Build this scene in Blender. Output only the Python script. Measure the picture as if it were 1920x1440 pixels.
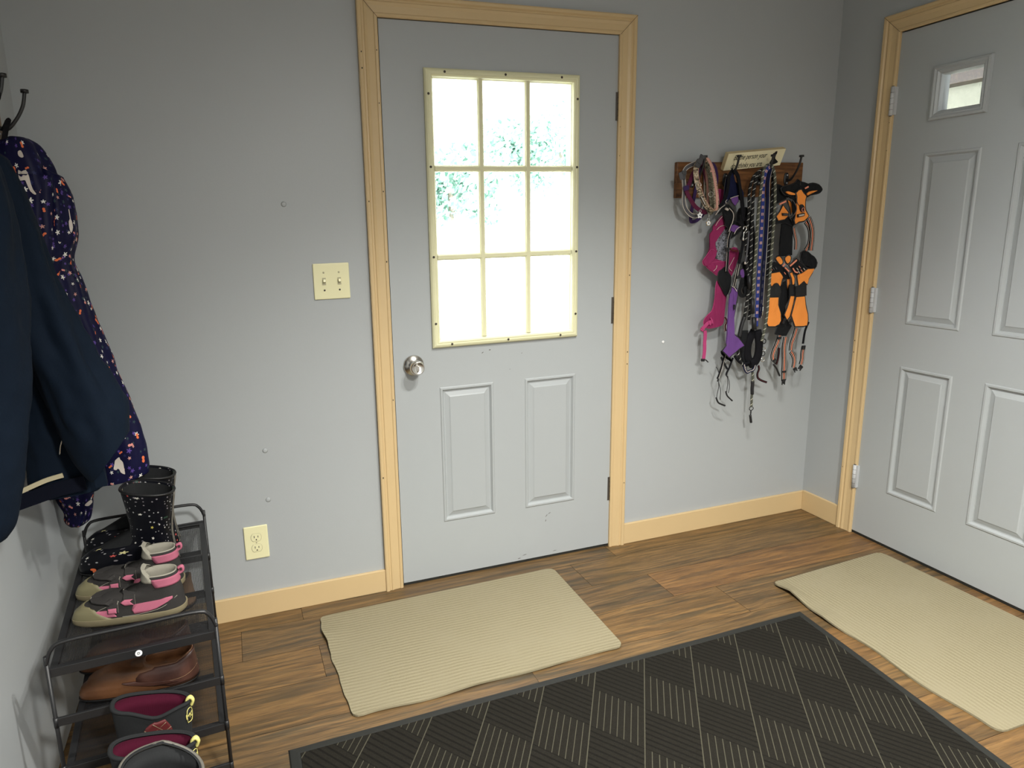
import bpy, bmesh, math, random
from mathutils import Vector, Matrix, noise
from math import sin, cos, pi, radians
for o in list(bpy.data.objects): bpy.data.objects.remove(o)
S = bpy.context.scene
COL = S.collection
rnd = random.Random(7)

# ------------------------------------------------------------------ camera, sky, lamps, exposure
CP = Vector((-0.54443, -2.34551, 1.36643)); YAW, PITCH, ROLL = map(radians, (18.54009794, -11.88672336, -1.53223435))
FPX = 1261.794; PX0, PY0 = 960 - 102.98, 720 - 29.29
FW = Vector((sin(YAW) * cos(PITCH), cos(YAW) * cos(PITCH), sin(PITCH)))
r0 = Vector((cos(YAW), -sin(YAW), 0)); u0 = r0.cross(FW)
RT = r0 * cos(ROLL) + u0 * sin(ROLL); UP = u0 * cos(ROLL) - r0 * sin(ROLL)
cd = bpy.data.cameras.new('camera'); cam = bpy.data.objects.new('camera', cd); COL.objects.link(cam)
cam.matrix_world = Matrix.Translation(CP) @ Matrix((RT, UP, -FW)).transposed().to_4x4()
cd.sensor_fit = 'HORIZONTAL'; cd.sensor_width = 36; cd.lens = 36 * FPX / 1920
cd.shift_x = 102.98 / 1920; cd.shift_y = -29.29 / 1920; cd.clip_start = .02; cd.clip_end = 200
S.camera = cam
S.view_settings.view_transform = 'Standard'; S.view_settings.look = 'None'; S.view_settings.gamma = 1
S.view_settings.use_curve_mapping = False; S.view_settings.exposure = 0.07
W = bpy.data.worlds.new('sky'); S.world = W; W.use_nodes = True
W.node_tree.nodes['Background'].inputs[0].default_value = (.93, .97, 1, 1); W.node_tree.nodes['Background'].inputs[1].default_value = 12.0

def lamp(name, kind, loc, energy, color, rot=(0, 0, 0), **k):
    l = bpy.data.lights.new(name, kind); l.energy = energy; l.color = color
    for a, b in k.items(): setattr(l, a, b)
    o = bpy.data.objects.new(name, l); COL.objects.link(o); o.location = loc; o.rotation_euler = rot; return o
WARM = (1, .985, .93)
lamp('ceiling_lamp', 'SPOT', (.38, -1.42, 2.40), 142, WARM, (0, 0, 0), spot_size=radians(120), spot_blend=1.0, shadow_soft_size=.045)
lamp('ceiling_lamp', 'SPOT', (.62, -1.42, 2.40), 142, WARM, (0, 0, 0), spot_size=radians(120), spot_blend=1.0, shadow_soft_size=.045)
lamp('back_ceiling_lamp', 'SPOT', (.3, -3.2, 2.5), 590, WARM, (0, 0, 0), spot_size=radians(172), spot_blend=1.0, shadow_soft_size=.15)
lamp('sun', 'SUN', (0, -10, 20), 6.0, (1, .97, .9), (radians(42), 0, radians(-12)), angle=.01)

XR, XL = 1.9684, -1.0811
def ray(px, py): return FW + RT * ((px - PX0) / FPX) + UP * ((PY0 - py) / FPX)
def on(px, py, x=None, y=None, z=None):
    """the point of the photographed place on a known plane"""
    i, v = (0, x) if x is not None else (1, y) if y is not None else (2, z)
    d = ray(px, py); return CP + d * ((v - CP[i]) / d[i])

# ------------------------------------------------------------------ materials
class NT:
    def __init__(s, name, rough=.6, metal=0, color=(.5, .5, .5), spec=.5):
        s.m = bpy.data.materials.new(name); s.m.use_nodes = True; s.t = s.m.node_tree
        s.b = s.t.nodes['Principled BSDF']; s.set('Roughness', rough); s.set('Metallic', metal)
        s.set('Base Color', (*color, 1)); s.set('Specular IOR Level', spec)
    def set(s, k, v):
        if hasattr(v, 'node'): s.t.links.new(v, s.b.inputs[k])
        else: s.b.inputs[k].default_value = v
    def n(s, typ, out=0, props={}, **ins):
        nd = s.t.nodes.new(typ)
        for k, v in props.items(): setattr(nd, k, v)
        for k, v in ins.items():
            k = int(k[1:]) if k[0] == '_' and k[1:].isdigit() else k.replace('__', ' ')
            if hasattr(v, 'node'): s.t.links.new(v, nd.inputs[k])
            elif v is not None: nd.inputs[k].default_value = v
        return nd.outputs[out]
    def math(s, op, a, b=None, c=None):
        nd = s.t.nodes.new('ShaderNodeMath'); nd.operation = op
        for i, v in enumerate((a, b, c)):
            if v is None: continue
            if hasattr(v, 'node'): s.t.links.new(v, nd.inputs[i])
            else: nd.inputs[i].default_value = v
        return nd.outputs[0]
    def coord(s, k='Object'): return s.n('ShaderNodeTexCoord', k)
    def sep(s, v):
        nd = s.t.nodes.new('ShaderNodeSeparateXYZ'); s.t.links.new(v, nd.inputs[0]); return nd.outputs
    def comb(s, x, y, z=0.0): return s.n('ShaderNodeCombineXYZ', 0, {}, _0=x, _1=y, _2=z)
    def mapv(s, v, scale=(1, 1, 1), loc=(0, 0, 0), rot=(0, 0, 0)):
        return s.n('ShaderNodeMapping', 0, {}, Vector=v, Scale=scale, Location=loc, Rotation=rot)
    def noise(s, v, scale, detail=4, rough=.55, out=0, dist=0.0):
        return s.n('ShaderNodeTexNoise', out, {}, Vector=v, Scale=scale, Detail=detail, Roughness=rough, Distortion=dist)
    def mix(s, f, a, b, mode='MIX'):
        nd = s.t.nodes.new('ShaderNodeMix'); nd.data_type = 'RGBA'; nd.blend_type = mode
        for k, v in ((0, f), (6, a), (7, b)):
            if hasattr(v, 'node'): s.t.links.new(v, nd.inputs[k])
            else: nd.inputs[k].default_value = v if k == 0 else (*v[:3], 1)
        return nd.outputs[2]
    def ramp(s, f, stops, interp='LINEAR'):
        nd = s.t.nodes.new('ShaderNodeValToRGB'); cr = nd.color_ramp; cr.interpolation = interp
        while len(cr.elements) < len(stops): cr.elements.new(.5)
        for e, (p, c) in zip(cr.elements, stops): e.position = p; e.color = (*c, 1) if len(c) == 3 else c
        s.t.links.new(f, nd.inputs[0]); return nd.outputs[0]
    def bump(s, h, strength=.3, dist=.002):
        s.set('Normal', s.n('ShaderNodeBump', 0, {}, Height=h, Strength=strength, Distance=dist))

def srgb(r, g, b):
    f = lambda c: (c / 255 / 12.92) if c / 255 <= .04045 else ((c / 255 + .055) / 1.055) ** 2.4
    return (f(r), f(g), f(b))

def plain(name, col, rough=.6, metal=0, var=.08, nscale=30, bump=0, bscale=400, bdist=.0006, spec=.5):
    t = NT(name, rough, metal, col, spec); c = t.coord()
    n = t.noise(c, nscale, 3)
    t.set('Base Color', t.mix(n, tuple(x * (1 - var) for x in col), tuple(min(1, x * (1 + var)) for x in col)))
    if bump: t.bump(t.noise(c, bscale, 2), bump, bdist)
    return t.m

def fabric(name, col, var=.15, thread=900, bump=.16, rough=.9, folds=14):
    t = NT(name, rough, 0, col, .15); c = t.coord()
    w = t.math('ADD', t.n('ShaderNodeTexWave', 0, {}, Vector=t.mapv(c, (thread, thread, thread)), Scale=.25), t.noise(c, thread, 1))
    n = t.noise(c, folds, 4)
    t.set('Base Color', t.mix(n, tuple(x * (1 - var) for x in col), tuple(min(1, x * (1 + var)) for x in col)))
    t.bump(w, bump, .0006); return t.m

M = {}
M['wall'] = plain('wall_paint', (.392, .412, .42), .42, 0, .02, 2, .12, 160, .0012)
M['ceiling'] = plain('ceiling_paint', (.62, .61, .59), .8)
M['door'] = plain('door_paint', (.385, .407, .415), .42, 0, .02, 3, .10, 220, .0008)
M['trim'] = plain('tan_trim_paint', (.60, .44, .235), .38, 0, .03, 6, .06, 120, .001)
M['cream'] = plain('cream_plastic', (.74, .72, .47), .4, 0, .02)
M['plate'] = plain('ivory_plastic', (.80, .76, .47), .35, 0, .01)
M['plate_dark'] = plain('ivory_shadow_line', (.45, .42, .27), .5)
M['chrome'] = plain('brushed_nickel', (.62, .60, .56), .26, 1, .05, 200)
M['hinge'] = plain('dark_hinge_metal', (.13, .115, .10), .45, .7)
M['hinge_grey'] = plain('grey_painted_hinge', (.50, .51, .52), .45)
M['black_metal'] = plain('black_powder_coat', (.012, .012, .013), .42, 0, .2, 60, .15, 600)
M['black'] = plain('black_plastic', (.012, .012, .014), .45)
M['dark'] = plain('dark_gap', (.008, .008, .008), .9)
M['seam'] = plain('plank_seam', srgb(38, 28, 20), .8)
M['screw'] = plain('dark_screw', (.06, .05, .04), .5, .5)
M['rubber'] = plain('black_rubber', (.012, .013, .011), .62, 0, .2, 40, .2, 500)

def wood_mat(name, c0, c1, c2, rough=.5):
    t = NT(name, rough); v = t.mapv(t.coord(), (3, 30, 30))
    n = t.noise(v, 2.2, 8, .6, 0, .6)
    t.set('Base Color', t.ramp(n, [(.3, c0), (.5, c1), (.68, c2)])); t.bump(n, .2, .001); return t.m
M['oak'] = wood_mat('oak_board', srgb(70, 42, 20), srgb(112, 72, 38), srgb(140, 94, 52))
M['coat_rail'] = wood_mat('brown_rail_wood', srgb(82, 58, 38), srgb(122, 92, 64), srgb(142, 112, 82))
M['signwood'] = plain('cream_painted_sign', (.82, .75, .50), .6, 0, .05, 20)
M['signedge'] = plain('tan_sign_edge', (.56, .45, .25), .6, 0, .1, 20)

def floor_mat():
    t = NT('plank_laminate', .42); c = t.coord()
    a = t.n('ShaderNodeAttribute', 'Fac', {'attribute_name': 'plank'})
    sh = t.comb(t.math('MULTIPLY', a, 37.0), t.math('MULTIPLY', a, 91.0), 0.0)
    v = t.n('ShaderNodeVectorMath', 0, {'operation': 'ADD'}, _0=c, _1=sh)
    warp = t.noise(t.mapv(v, (1.4, 5, 1)), 1.6, 3)
    vv = t.n('ShaderNodeVectorMath', 0, {'operation': 'ADD'}, _0=t.mapv(v, (1.1, 24, 1)), _1=t.comb(0.0, t.math('MULTIPLY', warp, 2.2), 0.0))
    big = t.noise(vv, 1.25, 6, .62)
    fine = t.noise(t.mapv(v, (5, 130, 1)), 1.5, 6, .65)
    mid = t.noise(t.mapv(v, (2.4, 40, 1)), 1.8, 5, .6)
    col = t.ramp(big, [(.26, srgb(48, 38, 29)), (.38, srgb(72, 58, 42)), (.47, srgb(104, 76, 48)), (.54, srgb(132, 98, 62)), (.61, srgb(96, 74, 50)), (.70, srgb(74, 63, 50)), (.82, srgb(58, 48, 37))])
    hue = t.ramp(a, [(0, srgb(84, 76, 64)), (.35, srgb(98, 84, 62)), (.65, srgb(118, 92, 60)), (1, srgb(138, 98, 64))])
    col = t.mix(.35, col, hue)
    col = t.mix(.85, col, t.ramp(mid, [(.3, (.30, .30, .30)), (.7, (.74, .73, .68))]), 'OVERLAY')
    col = t.mix(t.math('MULTIPLY', t.ramp(fine, [(.52, (0, 0, 0)), (.66, (1, 1, 1))]), .55), col, srgb(52, 40, 30))
    col = t.mix(1.0, col, (.86, .88, .80), 'MULTIPLY')
    t.set('Base Color', col); t.set('Roughness', t.ramp(mid, [(.3, (.34, .34, .34)), (.7, (.5, .5, .5))]))
    t.bump(t.math('ADD', t.math('MULTIPLY', fine, .6), mid), .3, .0012); return t.m
M['floor'] = floor_mat()

def rib_mat(name, along, c0, c1, pitch):
    t = NT(name, .95, 0, c0, .1); c = t.coord(); x, y, z = t.sep(c)
    k = y if along == 'x' else x
    wob = t.math('MULTIPLY', t.noise(t.mapv(c, (9, 9, 9)), 1.0, 2), .012)
    s = t.math('SINE', t.math('MULTIPLY', t.math('ADD', k, wob), 2 * pi / pitch))
    fz = t.noise(c, 520, 3, .7); big = t.noise(c, 5, 4)
    h = t.math('ADD', t.math('MULTIPLY', s, .17), t.math('MULTIPLY', fz, .95))
    col = t.mix(t.ramp(h, [(.05, (0, 0, 0)), (.75, (1, 1, 1))]), c1, c0)
    col = t.mix(t.ramp(big, [(.42, (0, 0, 0)), (.7, (1, 1, 1))]), col, tuple(q * .86 for q in c0))
    spk = t.ramp(t.noise(c, 900, 1), [(.68, (0, 0, 0)), (.74, (1, 1, 1))])
    col = t.mix(t.math('MULTIPLY', spk, .35), col, srgb(90, 78, 56))
    t.set('Base Color', col); t.bump(h, .6, .003); return t.m
M['beige_x'] = rib_mat('beige_ribbed_carpet', 'x', srgb(156, 147, 121), srgb(122, 114, 90), .0145)
M['beige_y'] = rib_mat('beige_ribbed_carpet_long', 'y', srgb(156, 147, 121), srgb(122, 114, 90), .0145)

def diamond_mat():
    t = NT('black_diamond_carpet', .95, 0, (.02, .02, .02), .15); x, y, z = t.sep(t.coord())
    sq = t.math('ADD', t.math('MULTIPLY', x, .831), t.math('MULTIPLY', y, -.556))
    tq = t.math('ADD', t.math('MULTIPLY', x, .804), t.math('MULTIPLY', y, .593))
    A = t.math('DIVIDE', t.math('SUBTRACT', sq, .902), .1455); B = t.math('DIVIDE', t.math('ADD', tq, .021), .1455)
    i, j = t.math('FLOOR', A), t.math('FLOOR', B)
    odd = t.math('MODULO', t.math('ABSOLUTE', t.math('ADD', i, j)), 2)            # 1: ribs with pale seams
    fa, fb = t.math('FRACT', A), t.math('FRACT', B)
    def line(f, n, w):       # thin line at every k/n
        q = t.math('FRACT', t.math('ADD', t.math('MULTIPLY', f, n), .5))
        return t.math('LESS_THAN', t.math('ABSOLUTE', t.math('SUBTRACT', q, .5)), w)
    c = t.coord(); fz = t.noise(c, 420, 3, .7)
    la, lb = line(fa, 8, .062), line(fb, 8, .15)
    seam = line(fa, 1, .010)
    pale = t.math('MAXIMUM', t.math('MULTIPLY', odd, la), seam)
    dark = t.math('MULTIPLY', t.math('SUBTRACT', 1, odd), lb)
    base = t.mix(fz, srgb(19, 18, 15), srgb(42, 39, 32))
    base = t.mix(t.math('MULTIPLY', dark, .75), base, srgb(16, 15, 12))
    base = t.mix(t.math('MULTIPLY', pale, .9), base, t.mix(fz, srgb(66, 64, 53), srgb(98, 95, 80)))
    t.set('Base Color', base)
    h = t.math('SUBTRACT', t.math('MULTIPLY', fz, .7), t.math('ADD', t.math('MULTIPLY', dark, 1.0), t.math('MULTIPLY', pale, .5)))
    t.bump(h, .9, .004); return t.m
M['diamond'] = diamond_mat()

def floral(name, base, layers, rough=.6, folds=0):
    """printed cloth: flower-like spots scattered over the surface in its own cloth coordinates"""
    t = NT(name, rough, 0, base, .18); uv = t.coord('UV'); col = None
    nz = t.noise(uv, 8, 3)
    col = t.mix(nz, tuple(q * .8 for q in base), tuple(q * 1.2 for q in base))
    for k, (scale, petals, r, depth, dens, cols, stretch) in enumerate(layers):
        v = t.mapv(uv, (scale, scale * stretch, 1), (k * 3.7, k * 1.9, 0))
        vo = t.t.nodes.new('ShaderNodeTexVoronoi'); vo.voronoi_dimensions = '2D'; vo.inputs['Scale'].default_value = 1; vo.inputs['Randomness'].default_value = .75
        t.t.links.new(v, vo.inputs['Vector'])
        d = t.n('ShaderNodeVectorMath', 0, {'operation': 'SUBTRACT'}, _0=v, _1=vo.outputs['Position'])
        x, y, z = t.sep(d); cr, cg, cb = t.sep(vo.outputs['Color'])
        ang = t.math('ADD', t.math('MULTIPLY', t.math('ARCTAN2', y, x), petals), t.math('MULTIPLY', cg, 6.28))
        R = t.math('MULTIPLY', t.math('ADD', 1 - depth, t.math('MULTIPLY', t.math('COSINE', ang), depth)), r)
        R = t.math('MULTIPLY', R, t.math('ADD', .6, t.math('MULTIPLY', cb, .6)))
        m = t.math('MULTIPLY', t.math('LESS_THAN', vo.outputs['Distance'], R), t.math('LESS_THAN', cr, dens))
        cc = t.ramp(cg, [(i / len(cols), c) for i, c in enumerate(cols)], 'CONSTANT')
        col = t.mix(m, col, cc)
    t.set('Base Color', col); t.bump(t.noise(uv, 700, 2), .2, .0005); return t.m
WHITE, ORANGE, PINKC, PURP, YEL, GRN = srgb(225, 222, 214), srgb(222, 112, 70), srgb(214, 140, 130), srgb(88, 66, 140), srgb(196, 180, 84), srgb(40, 60, 50)
M['kidcoat'] = floral('navy_floral_cloth', srgb(12, 12, 48), [
    (58, 5, .30, .3, .40, [srgb(36, 40, 80), PURP, srgb(48, 66, 70)], 1), (34, 5, .24, .32, .62, [WHITE, srgb(205, 150, 140), WHITE, PURP], 1),
    (27, 2, .24, .35, .42, [ORANGE, ORANGE, PINKC], 1.1)], .55)
M['boot'] = floral('black_floral_rubber', srgb(12, 13, 19), [
    (100, 1, .20, .0, .34, [srgb(150, 150, 150), srgb(120, 116, 120)], 1), (52, 5, .20, .3, .26, [srgb(205, 202, 192), srgb(190, 84, 78), srgb(205, 202, 192)], 1),
    (36, 5, .22, .3, .22, [srgb(186, 172, 84), srgb(200, 192, 140)], 1), (20, 2, .25, .38, .18, [ORANGE, GRN], 1.2)], .35)
M['navy'] = fabric('navy_softshell', srgb(11, 23, 37), .12, 700, .15, .85)
M['navy_in'] = fabric('dark_navy_lining', srgb(9, 13, 26), .2, 700)
M['cream_cloth'] = fabric('cream_lining', srgb(190, 180, 150))
M['mag'] = fabric('magenta_nylon', srgb(140, 44, 88), .12)
M['mag2'] = fabric('pink_webbing', srgb(176, 68, 116), .08)
M['purple'] = fabric('purple_nylon', srgb(106, 70, 134), .1)
M['orange'] = fabric('orange_nylon', (.98, .32, .065), .08)
M['bweb'] = fabric('black_webbing', srgb(22, 22, 26), .2)
M['bweb2'] = fabric('black_mesh_cloth', srgb(30, 31, 33), .15)
M['plum'] = fabric('dark_plum_webbing', srgb(60, 44, 84), .15)
M['navyweb'] = fabric('navy_webbing', srgb(24, 28, 58), .15)
M['blueweb'] = fabric('blue_webbing', srgb(50, 62, 130), .12)
M['reflect'] = plain('silver_reflective_tape', srgb(205, 195, 185), .35)
M['stitch'] = plain('pale_orange_stitching', srgb(225, 178, 158), .6)
M['salmon'] = plain('salmon_reflective_tape', srgb(240, 150, 120), .5)
M['greyweb'] = fabric('grey_webbing', srgb(92, 92, 96), .12)
M['pinkleather'] = plain('pale_pink_leather', srgb(205, 152, 138), .5, 0, .06)
M['maroon'] = floral('maroon_print_webbing', srgb(88, 30, 58), [(190, 4, .3, .3, .7, [srgb(225, 190, 190)], 1)])
def camo(name, cs):
    t = NT(name, .85); n = t.noise(t.coord(), 70, 3, .6, 0, 1.2)
    t.set('Base Color', t.ramp(n, [(0, cs[0]), (.42, cs[1]), (.5, cs[2]), (.58, cs[3])], 'CONSTANT')); return t.m
M['camo_tan'] = camo('tan_camouflage_webbing', [srgb(58, 52, 44), srgb(150, 132, 108), srgb(205, 190, 165), srgb(120, 108, 90)])
M['camo_green'] = camo('green_camouflage_webbing', [srgb(42, 44, 36), srgb(94, 90, 74), srgb(130, 124, 104), srgb(66, 66, 54)])
M['camo_grey'] = camo('grey_camouflage_mesh', [srgb(40, 42, 46), srgb(112, 114, 124), srgb(150, 152, 164), srgb(84, 84, 82)])
M['grey_plastic'] = plain('dark_grey_plastic', srgb(66, 66, 68), .4)
M['steel'] = plain('bright_steel', (.75, .74, .70), .22, 1)
M['white_enamel'] = plain('white_enamel', (.86, .86, .86), .3)
M['gold'] = plain('brass_edge', (.55, .40, .14), .35, .9)
def rope(name, base, fleck, n=60, w=.22):
    t = NT(name, .85); x, y, z = t.sep(t.coord('UV'))
    q = t.math('FRACT', t.math('ADD', t.math('MULTIPLY', y, n), x)); m = t.math('MULTIPLY', t.math('LESS_THAN', q, w), t.math('LESS_THAN', t.math('FRACT', t.math('ADD', x, .1)), .62))
    t.set('Base Color', t.mix(m, base, fleck)); 
    t.bump(t.math('SINE', t.math('MULTIPLY', t.math('ADD', t.math('MULTIPLY', y, n * 3), t.math('MULTIPLY', x, 3)), 6.28)), .5, .001); return t.m
M['rope_grey'] = rope('grey_flecked_rope', srgb(84, 86, 74), srgb(185, 182, 165), 42, .17)
M['rope_black'] = rope('black_flecked_rope', srgb(17, 17, 18), srgb(185, 185, 180), 40, .12)
M['gum'] = plain('tan_gum_rubber', srgb(128, 118, 92), .6, 0, .12, 60, .2, 300)
M['toecap'] = plain('olive_rubber_toe', srgb(112, 106, 78), .5, 0, .08, 40)
M['charcoal'] = fabric('charcoal_suede', srgb(50, 48, 47), .2, 500)
M['shoepink'] = fabric('pink_shoe_cloth', srgb(172, 98, 118), .1)
M['greylining'] = fabric('grey_fleece_lining', srgb(142, 138, 126), .18, 300, .15)
M['neoprene'] = fabric('charcoal_neoprene', srgb(38, 39, 40), .12, 500)
M['redlining'] = fabric('crimson_lining', srgb(62, 9, 30), .15, 300)
M['diamondred'] = plain('maroon_rubber_patch', srgb(90, 28, 30), .6)
M['yellow'] = plain('yellow_print', srgb(208, 200, 120), .5)
M['blackrubber'] = plain('matte_black_rubber', srgb(15, 15, 16), .5, 0, .2, 40, .2, 300)
M['boottrim'] = plain('grey_piping_rubber', srgb(96, 92, 84), .6)
def leather(name, c0, c1):
    t = NT(name, .45); n = t.noise(t.coord(), 16, 5); t.set('Base Color', t.ramp(n, [(.35, c0), (.65, c1)])); t.bump(t.noise(t.coord(), 300, 3), .25, .0006); return t.m
M['tanleather'] = leather('tan_leather', srgb(86, 54, 32), srgb(108, 70, 42))
M['brownleather'] = leather('dark_brown_leather', srgb(56, 32, 26), srgb(76, 46, 36))
M['suede'] = fabric('taupe_suede', srgb(122, 96, 74), .15, 400)
M['leaf'] = plain('tree_leaves', (.20, .34, .275), .8, 0, .4, 3)
M['bark'] = plain('tree_bark', (.25, .22, .18), .9)
M['lawn'] = plain('pale_gravel_yard', (.7, .72, .68), .9, 0, .1, 3)
M['porchwood'] = wood_mat('porch_wood', srgb(36, 26, 16), srgb(46, 34, 22), srgb(58, 44, 28))
M['stucco'] = plain('cream_stucco', (.20, .203, .16), .9, 0, .1, 40, .4, 120, .004)
def glass_mat():
    t = NT('window_glass', .02, 0, (1, 1, 1)); t.set('Transmission Weight', 1.0); t.set('IOR', 1.02); return t.m
M['glass'] = glass_mat()
def mesh_mat():
    t = NT('black_wire_mesh', .5, 0, (.012, .012, .013)); x, y, z = t.sep(t.coord())
    a = t.math('GREATER_THAN', t.math('FRACT', t.math('MULTIPLY', x, 300)), .74); b = t.math('GREATER_THAN', t.math('FRACT', t.math('MULTIPLY', y, 300)), .74)
    t.set('Alpha', t.math('MAXIMUM', a, b)); return t.m
M['wiremesh'] = mesh_mat()

# ------------------------------------------------------------------ object helpers
def obj(name, bm, mat, parent=None, smooth=False, bevel=0, solid=0, segs=2, mats=None):
    me = bpy.data.meshes.new(name); bmesh.ops.recalc_face_normals(bm, faces=bm.faces); bm.to_mesh(me); bm.free()
    for q in ([mat] if not mats else mats): me.materials.append(M[q] if isinstance(q, str) else q)
    if smooth:
        for p in me.polygons: p.use_smooth = True
    o = bpy.data.objects.new(name, me); COL.objects.link(o)
    if parent: o.parent = parent
    if solid: s = o.modifiers.new('thickness', 'SOLIDIFY'); s.thickness = solid; s.offset = 0
    if bevel: b = o.modifiers.new('edge', 'BEVEL'); b.width = bevel; b.segments = segs; b.limit_method = 'ANGLE'; b.angle_limit = radians(40)
    return o
def tag(o, label=None, cat=None, group=None, kind=None):
    for k, v in (('label', label), ('category', cat), ('group', group), ('kind', kind)):
        if v: o[k] = v
    return o
def thing(name, label, cat, loc=(0, 0, 0), rz=0, group=None):
    o = bpy.data.objects.new(name, None); COL.objects.link(o); o.location = loc; o.rotation_euler = (0, 0, rz); o.empty_display_size = .05
    return tag(o, label, cat, group)
def struct(o): o['kind'] = 'structure'; return o
def box(bm, x0, x1, y0, y1, z0, z1, mtx=None):
    vs = [bm.verts.new(Vector(p)) for p in ((x0, y0, z0), (x1, y0, z0), (x1, y1, z0), (x0, y1, z0), (x0, y0, z1), (x1, y0, z1), (x1, y1, z1), (x0, y1, z1))]
    if mtx:
        for v in vs: v.co = mtx @ v.co
    for f in ((0, 3, 2, 1), (4, 5, 6, 7), (0, 1, 5, 4), (1, 2, 6, 5), (2, 3, 7, 6), (3, 0, 4, 7)): bm.faces.new([vs[i] for i in f])
    return bm
def B(*a, mtx=None): return box(bmesh.new(), *a, mtx=mtx)
def catmull(pts, n=6, closed=False):
    P = [Vector(p) for p in pts]; out = []; L = len(P)
    for i in range(L if closed else L - 1):
        g = (lambda k: P[k % L]) if closed else (lambda k: P[min(max(k, 0), L - 1)])
        a, b, c, d = g(i - 1), g(i), g(i + 1), g(i + 2)
        for j in range(n):
            t = j / n; out.append(.5 * ((2 * b) + (c - a) * t + (2 * a - 5 * b + 4 * c - d) * t * t + (3 * b - a - 3 * c + d) * t ** 3))
    if not closed: out.append(P[-1])
    return out
def frames(P, closed=False):
    T = []
    for i in range(len(P)):
        a = P[(i - 1) % len(P)] if (closed or i) else P[i]; b = P[(i + 1) % len(P)] if (closed or i < len(P) - 1) else P[i]
        t = (b - a); T.append(t.normalized() if t.length > 1e-9 else (T[-1] if T else Vector((0, 0, 1))))
    return T
def tube(bm, pts, r, seg=8, n=6, closed=False, smooth=True, cap=True, flat=1.0, wdir=None, uv=True):
    """round (or flattened) rod along a path; r a number or one per control point"""
    P = catmull(pts, n, closed) if smooth else [Vector(p) for p in pts]
    R = [r] * len(P) if not isinstance(r, (list, tuple)) else [v.x for v in catmull([(q, 0, 0) for q in r], n if smooth else 1, closed)]
    T = frames(P, closed); up = Vector(wdir) if wdir else Vector((0, -1, 0)) if abs(T[0].y) < .9 else Vector((0, 0, 1))
    rings = []; L = 0; lay = bm.loops.layers.uv.verify(); vs_ = []
    for i, p in enumerate(P):
        if i: L += (P[i] - P[i - 1]).length
        s = T[i].cross(up)
        if s.length < 1e-4: s = T[i].orthogonal()
        s.normalize(); q = s.cross(T[i]).normalized()
        if not wdir: up = q
        rings.append([bm.verts.new(p + s * (cos(2 * pi * k / seg) * R[i]) + q * (sin(2 * pi * k / seg) * R[i] * flat)) for k in range(seg)]); vs_.append(L)
    m = len(P)
    for i in range(m if closed else m - 1):
        a, b = rings[i], rings[(i + 1) % m]
        for k in range(seg):
            f = bm.faces.new((a[k], a[(k + 1) % seg], b[(k + 1) % seg], b[k])); f.smooth = True
            va, vb = vs_[i], vs_[(i + 1) % m] if i + 1 < m else L
            for lp, (uu, vv) in zip(f.loops, ((k / seg, va), ((k + 1) / seg, va), ((k + 1) / seg, vb), (k / seg, vb))): lp[lay].uv = (uu, vv)
    if cap and not closed: bm.faces.new(rings[0][::-1]); bm.faces.new(rings[-1])
    return bm
def TB(*a, **k): return tube(bmesh.new(), *a, **k)
def strap(bm, pts, w, th=.0022, wdir=None, n=6, closed=False, lift=0, u0=-.5, u1=.5, wave=0, smooth=True):
    """flat webbing along a path; wdir: direction of its width (default: in the wall's plane). u0..u1 picks a stripe of the width"""
    P = catmull(pts, n, closed) if smooth else [Vector(p) for p in pts]; T = frames(P, closed); rings = []
    for i, p in enumerate(P):
        d = Vector(wdir) if wdir else T[i].cross(Vector((0, 1, 0)))
        if d.length < 1e-5: d = Vector((1, 0, 0))
        d = (d - T[i] * d.dot(T[i])); d = d.normalized() if d.length > 1e-6 else Vector((1, 0, 0))
        nn = d.cross(T[i]).normalized()
        if nn.y > 0: nn = -nn
        c = p + nn * lift
        if wave: c = c + nn * (sin(i * .9) * wave)
        rings.append([bm.verts.new(c + d * (w * u0) - nn * th / 2), bm.verts.new(c + d * (w * u1) - nn * th / 2), bm.verts.new(c + d * (w * u1) + nn * th / 2), bm.verts.new(c + d * (w * u0) + nn * th / 2)])
    m = len(P)
    for i in range(m if closed else m - 1):
        a, b = rings[i], rings[(i + 1) % m]
        for k in range(4): bm.faces.new((a[k], a[(k + 1) % 4], b[(k + 1) % 4], b[k]))
    if not closed: bm.faces.new(rings[0][::-1]); bm.faces.new(rings[-1])
    return bm
def ST(*a, **k): return strap(bmesh.new(), *a, **k)
def grow(poly, d):
    n = len(poly); A = sum(poly[i].x * poly[(i + 1) % n].z - poly[(i + 1) % n].x * poly[i].z for i in range(n)); s = 1 if A > 0 else -1; out = []
    for i in range(n):
        a, b, c = poly[i - 1], poly[i], poly[(i + 1) % n]
        e1, e2 = (b - a), (c - b); n1 = Vector((e1.z, 0, -e1.x)); n2 = Vector((e2.z, 0, -e2.x)); q = n1.normalized() + n2.normalized()
        out.append(b + q.normalized() * d * s if q.length > 1e-6 else b.copy())
    return out
def cloth(poly, th=.004, amp=.003, freq=40, seed=0, cuts=3):
    """a flat piece of padded cloth cut to an outline in a plane of constant y, with its real thickness and slight waves"""
    bm = bmesh.new(); vs = [bm.verts.new(p) for p in poly]; f = bm.faces.new(vs)
    bmesh.ops.triangulate(bm, faces=[f]); 
    bmesh.ops.subdivide_edges(bm, edges=[e for e in bm.edges if e.calc_length() > .02], cuts=cuts, use_grid_fill=True)
    bmesh.ops.triangulate(bm, faces=bm.faces[:])
    for v in bm.verts: v.co.y += amp * noise.noise(Vector((v.co.x * freq + seed, seed * 3.1, v.co.z * freq * .6)))
    r = bmesh.ops.extrude_face_region(bm, geom=bm.faces[:]); bmesh.ops.translate(bm, verts=[g for g in r['geom'] if isinstance(g, bmesh.types.BMVert)], vec=(0, th, 0))
    return bm
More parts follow.
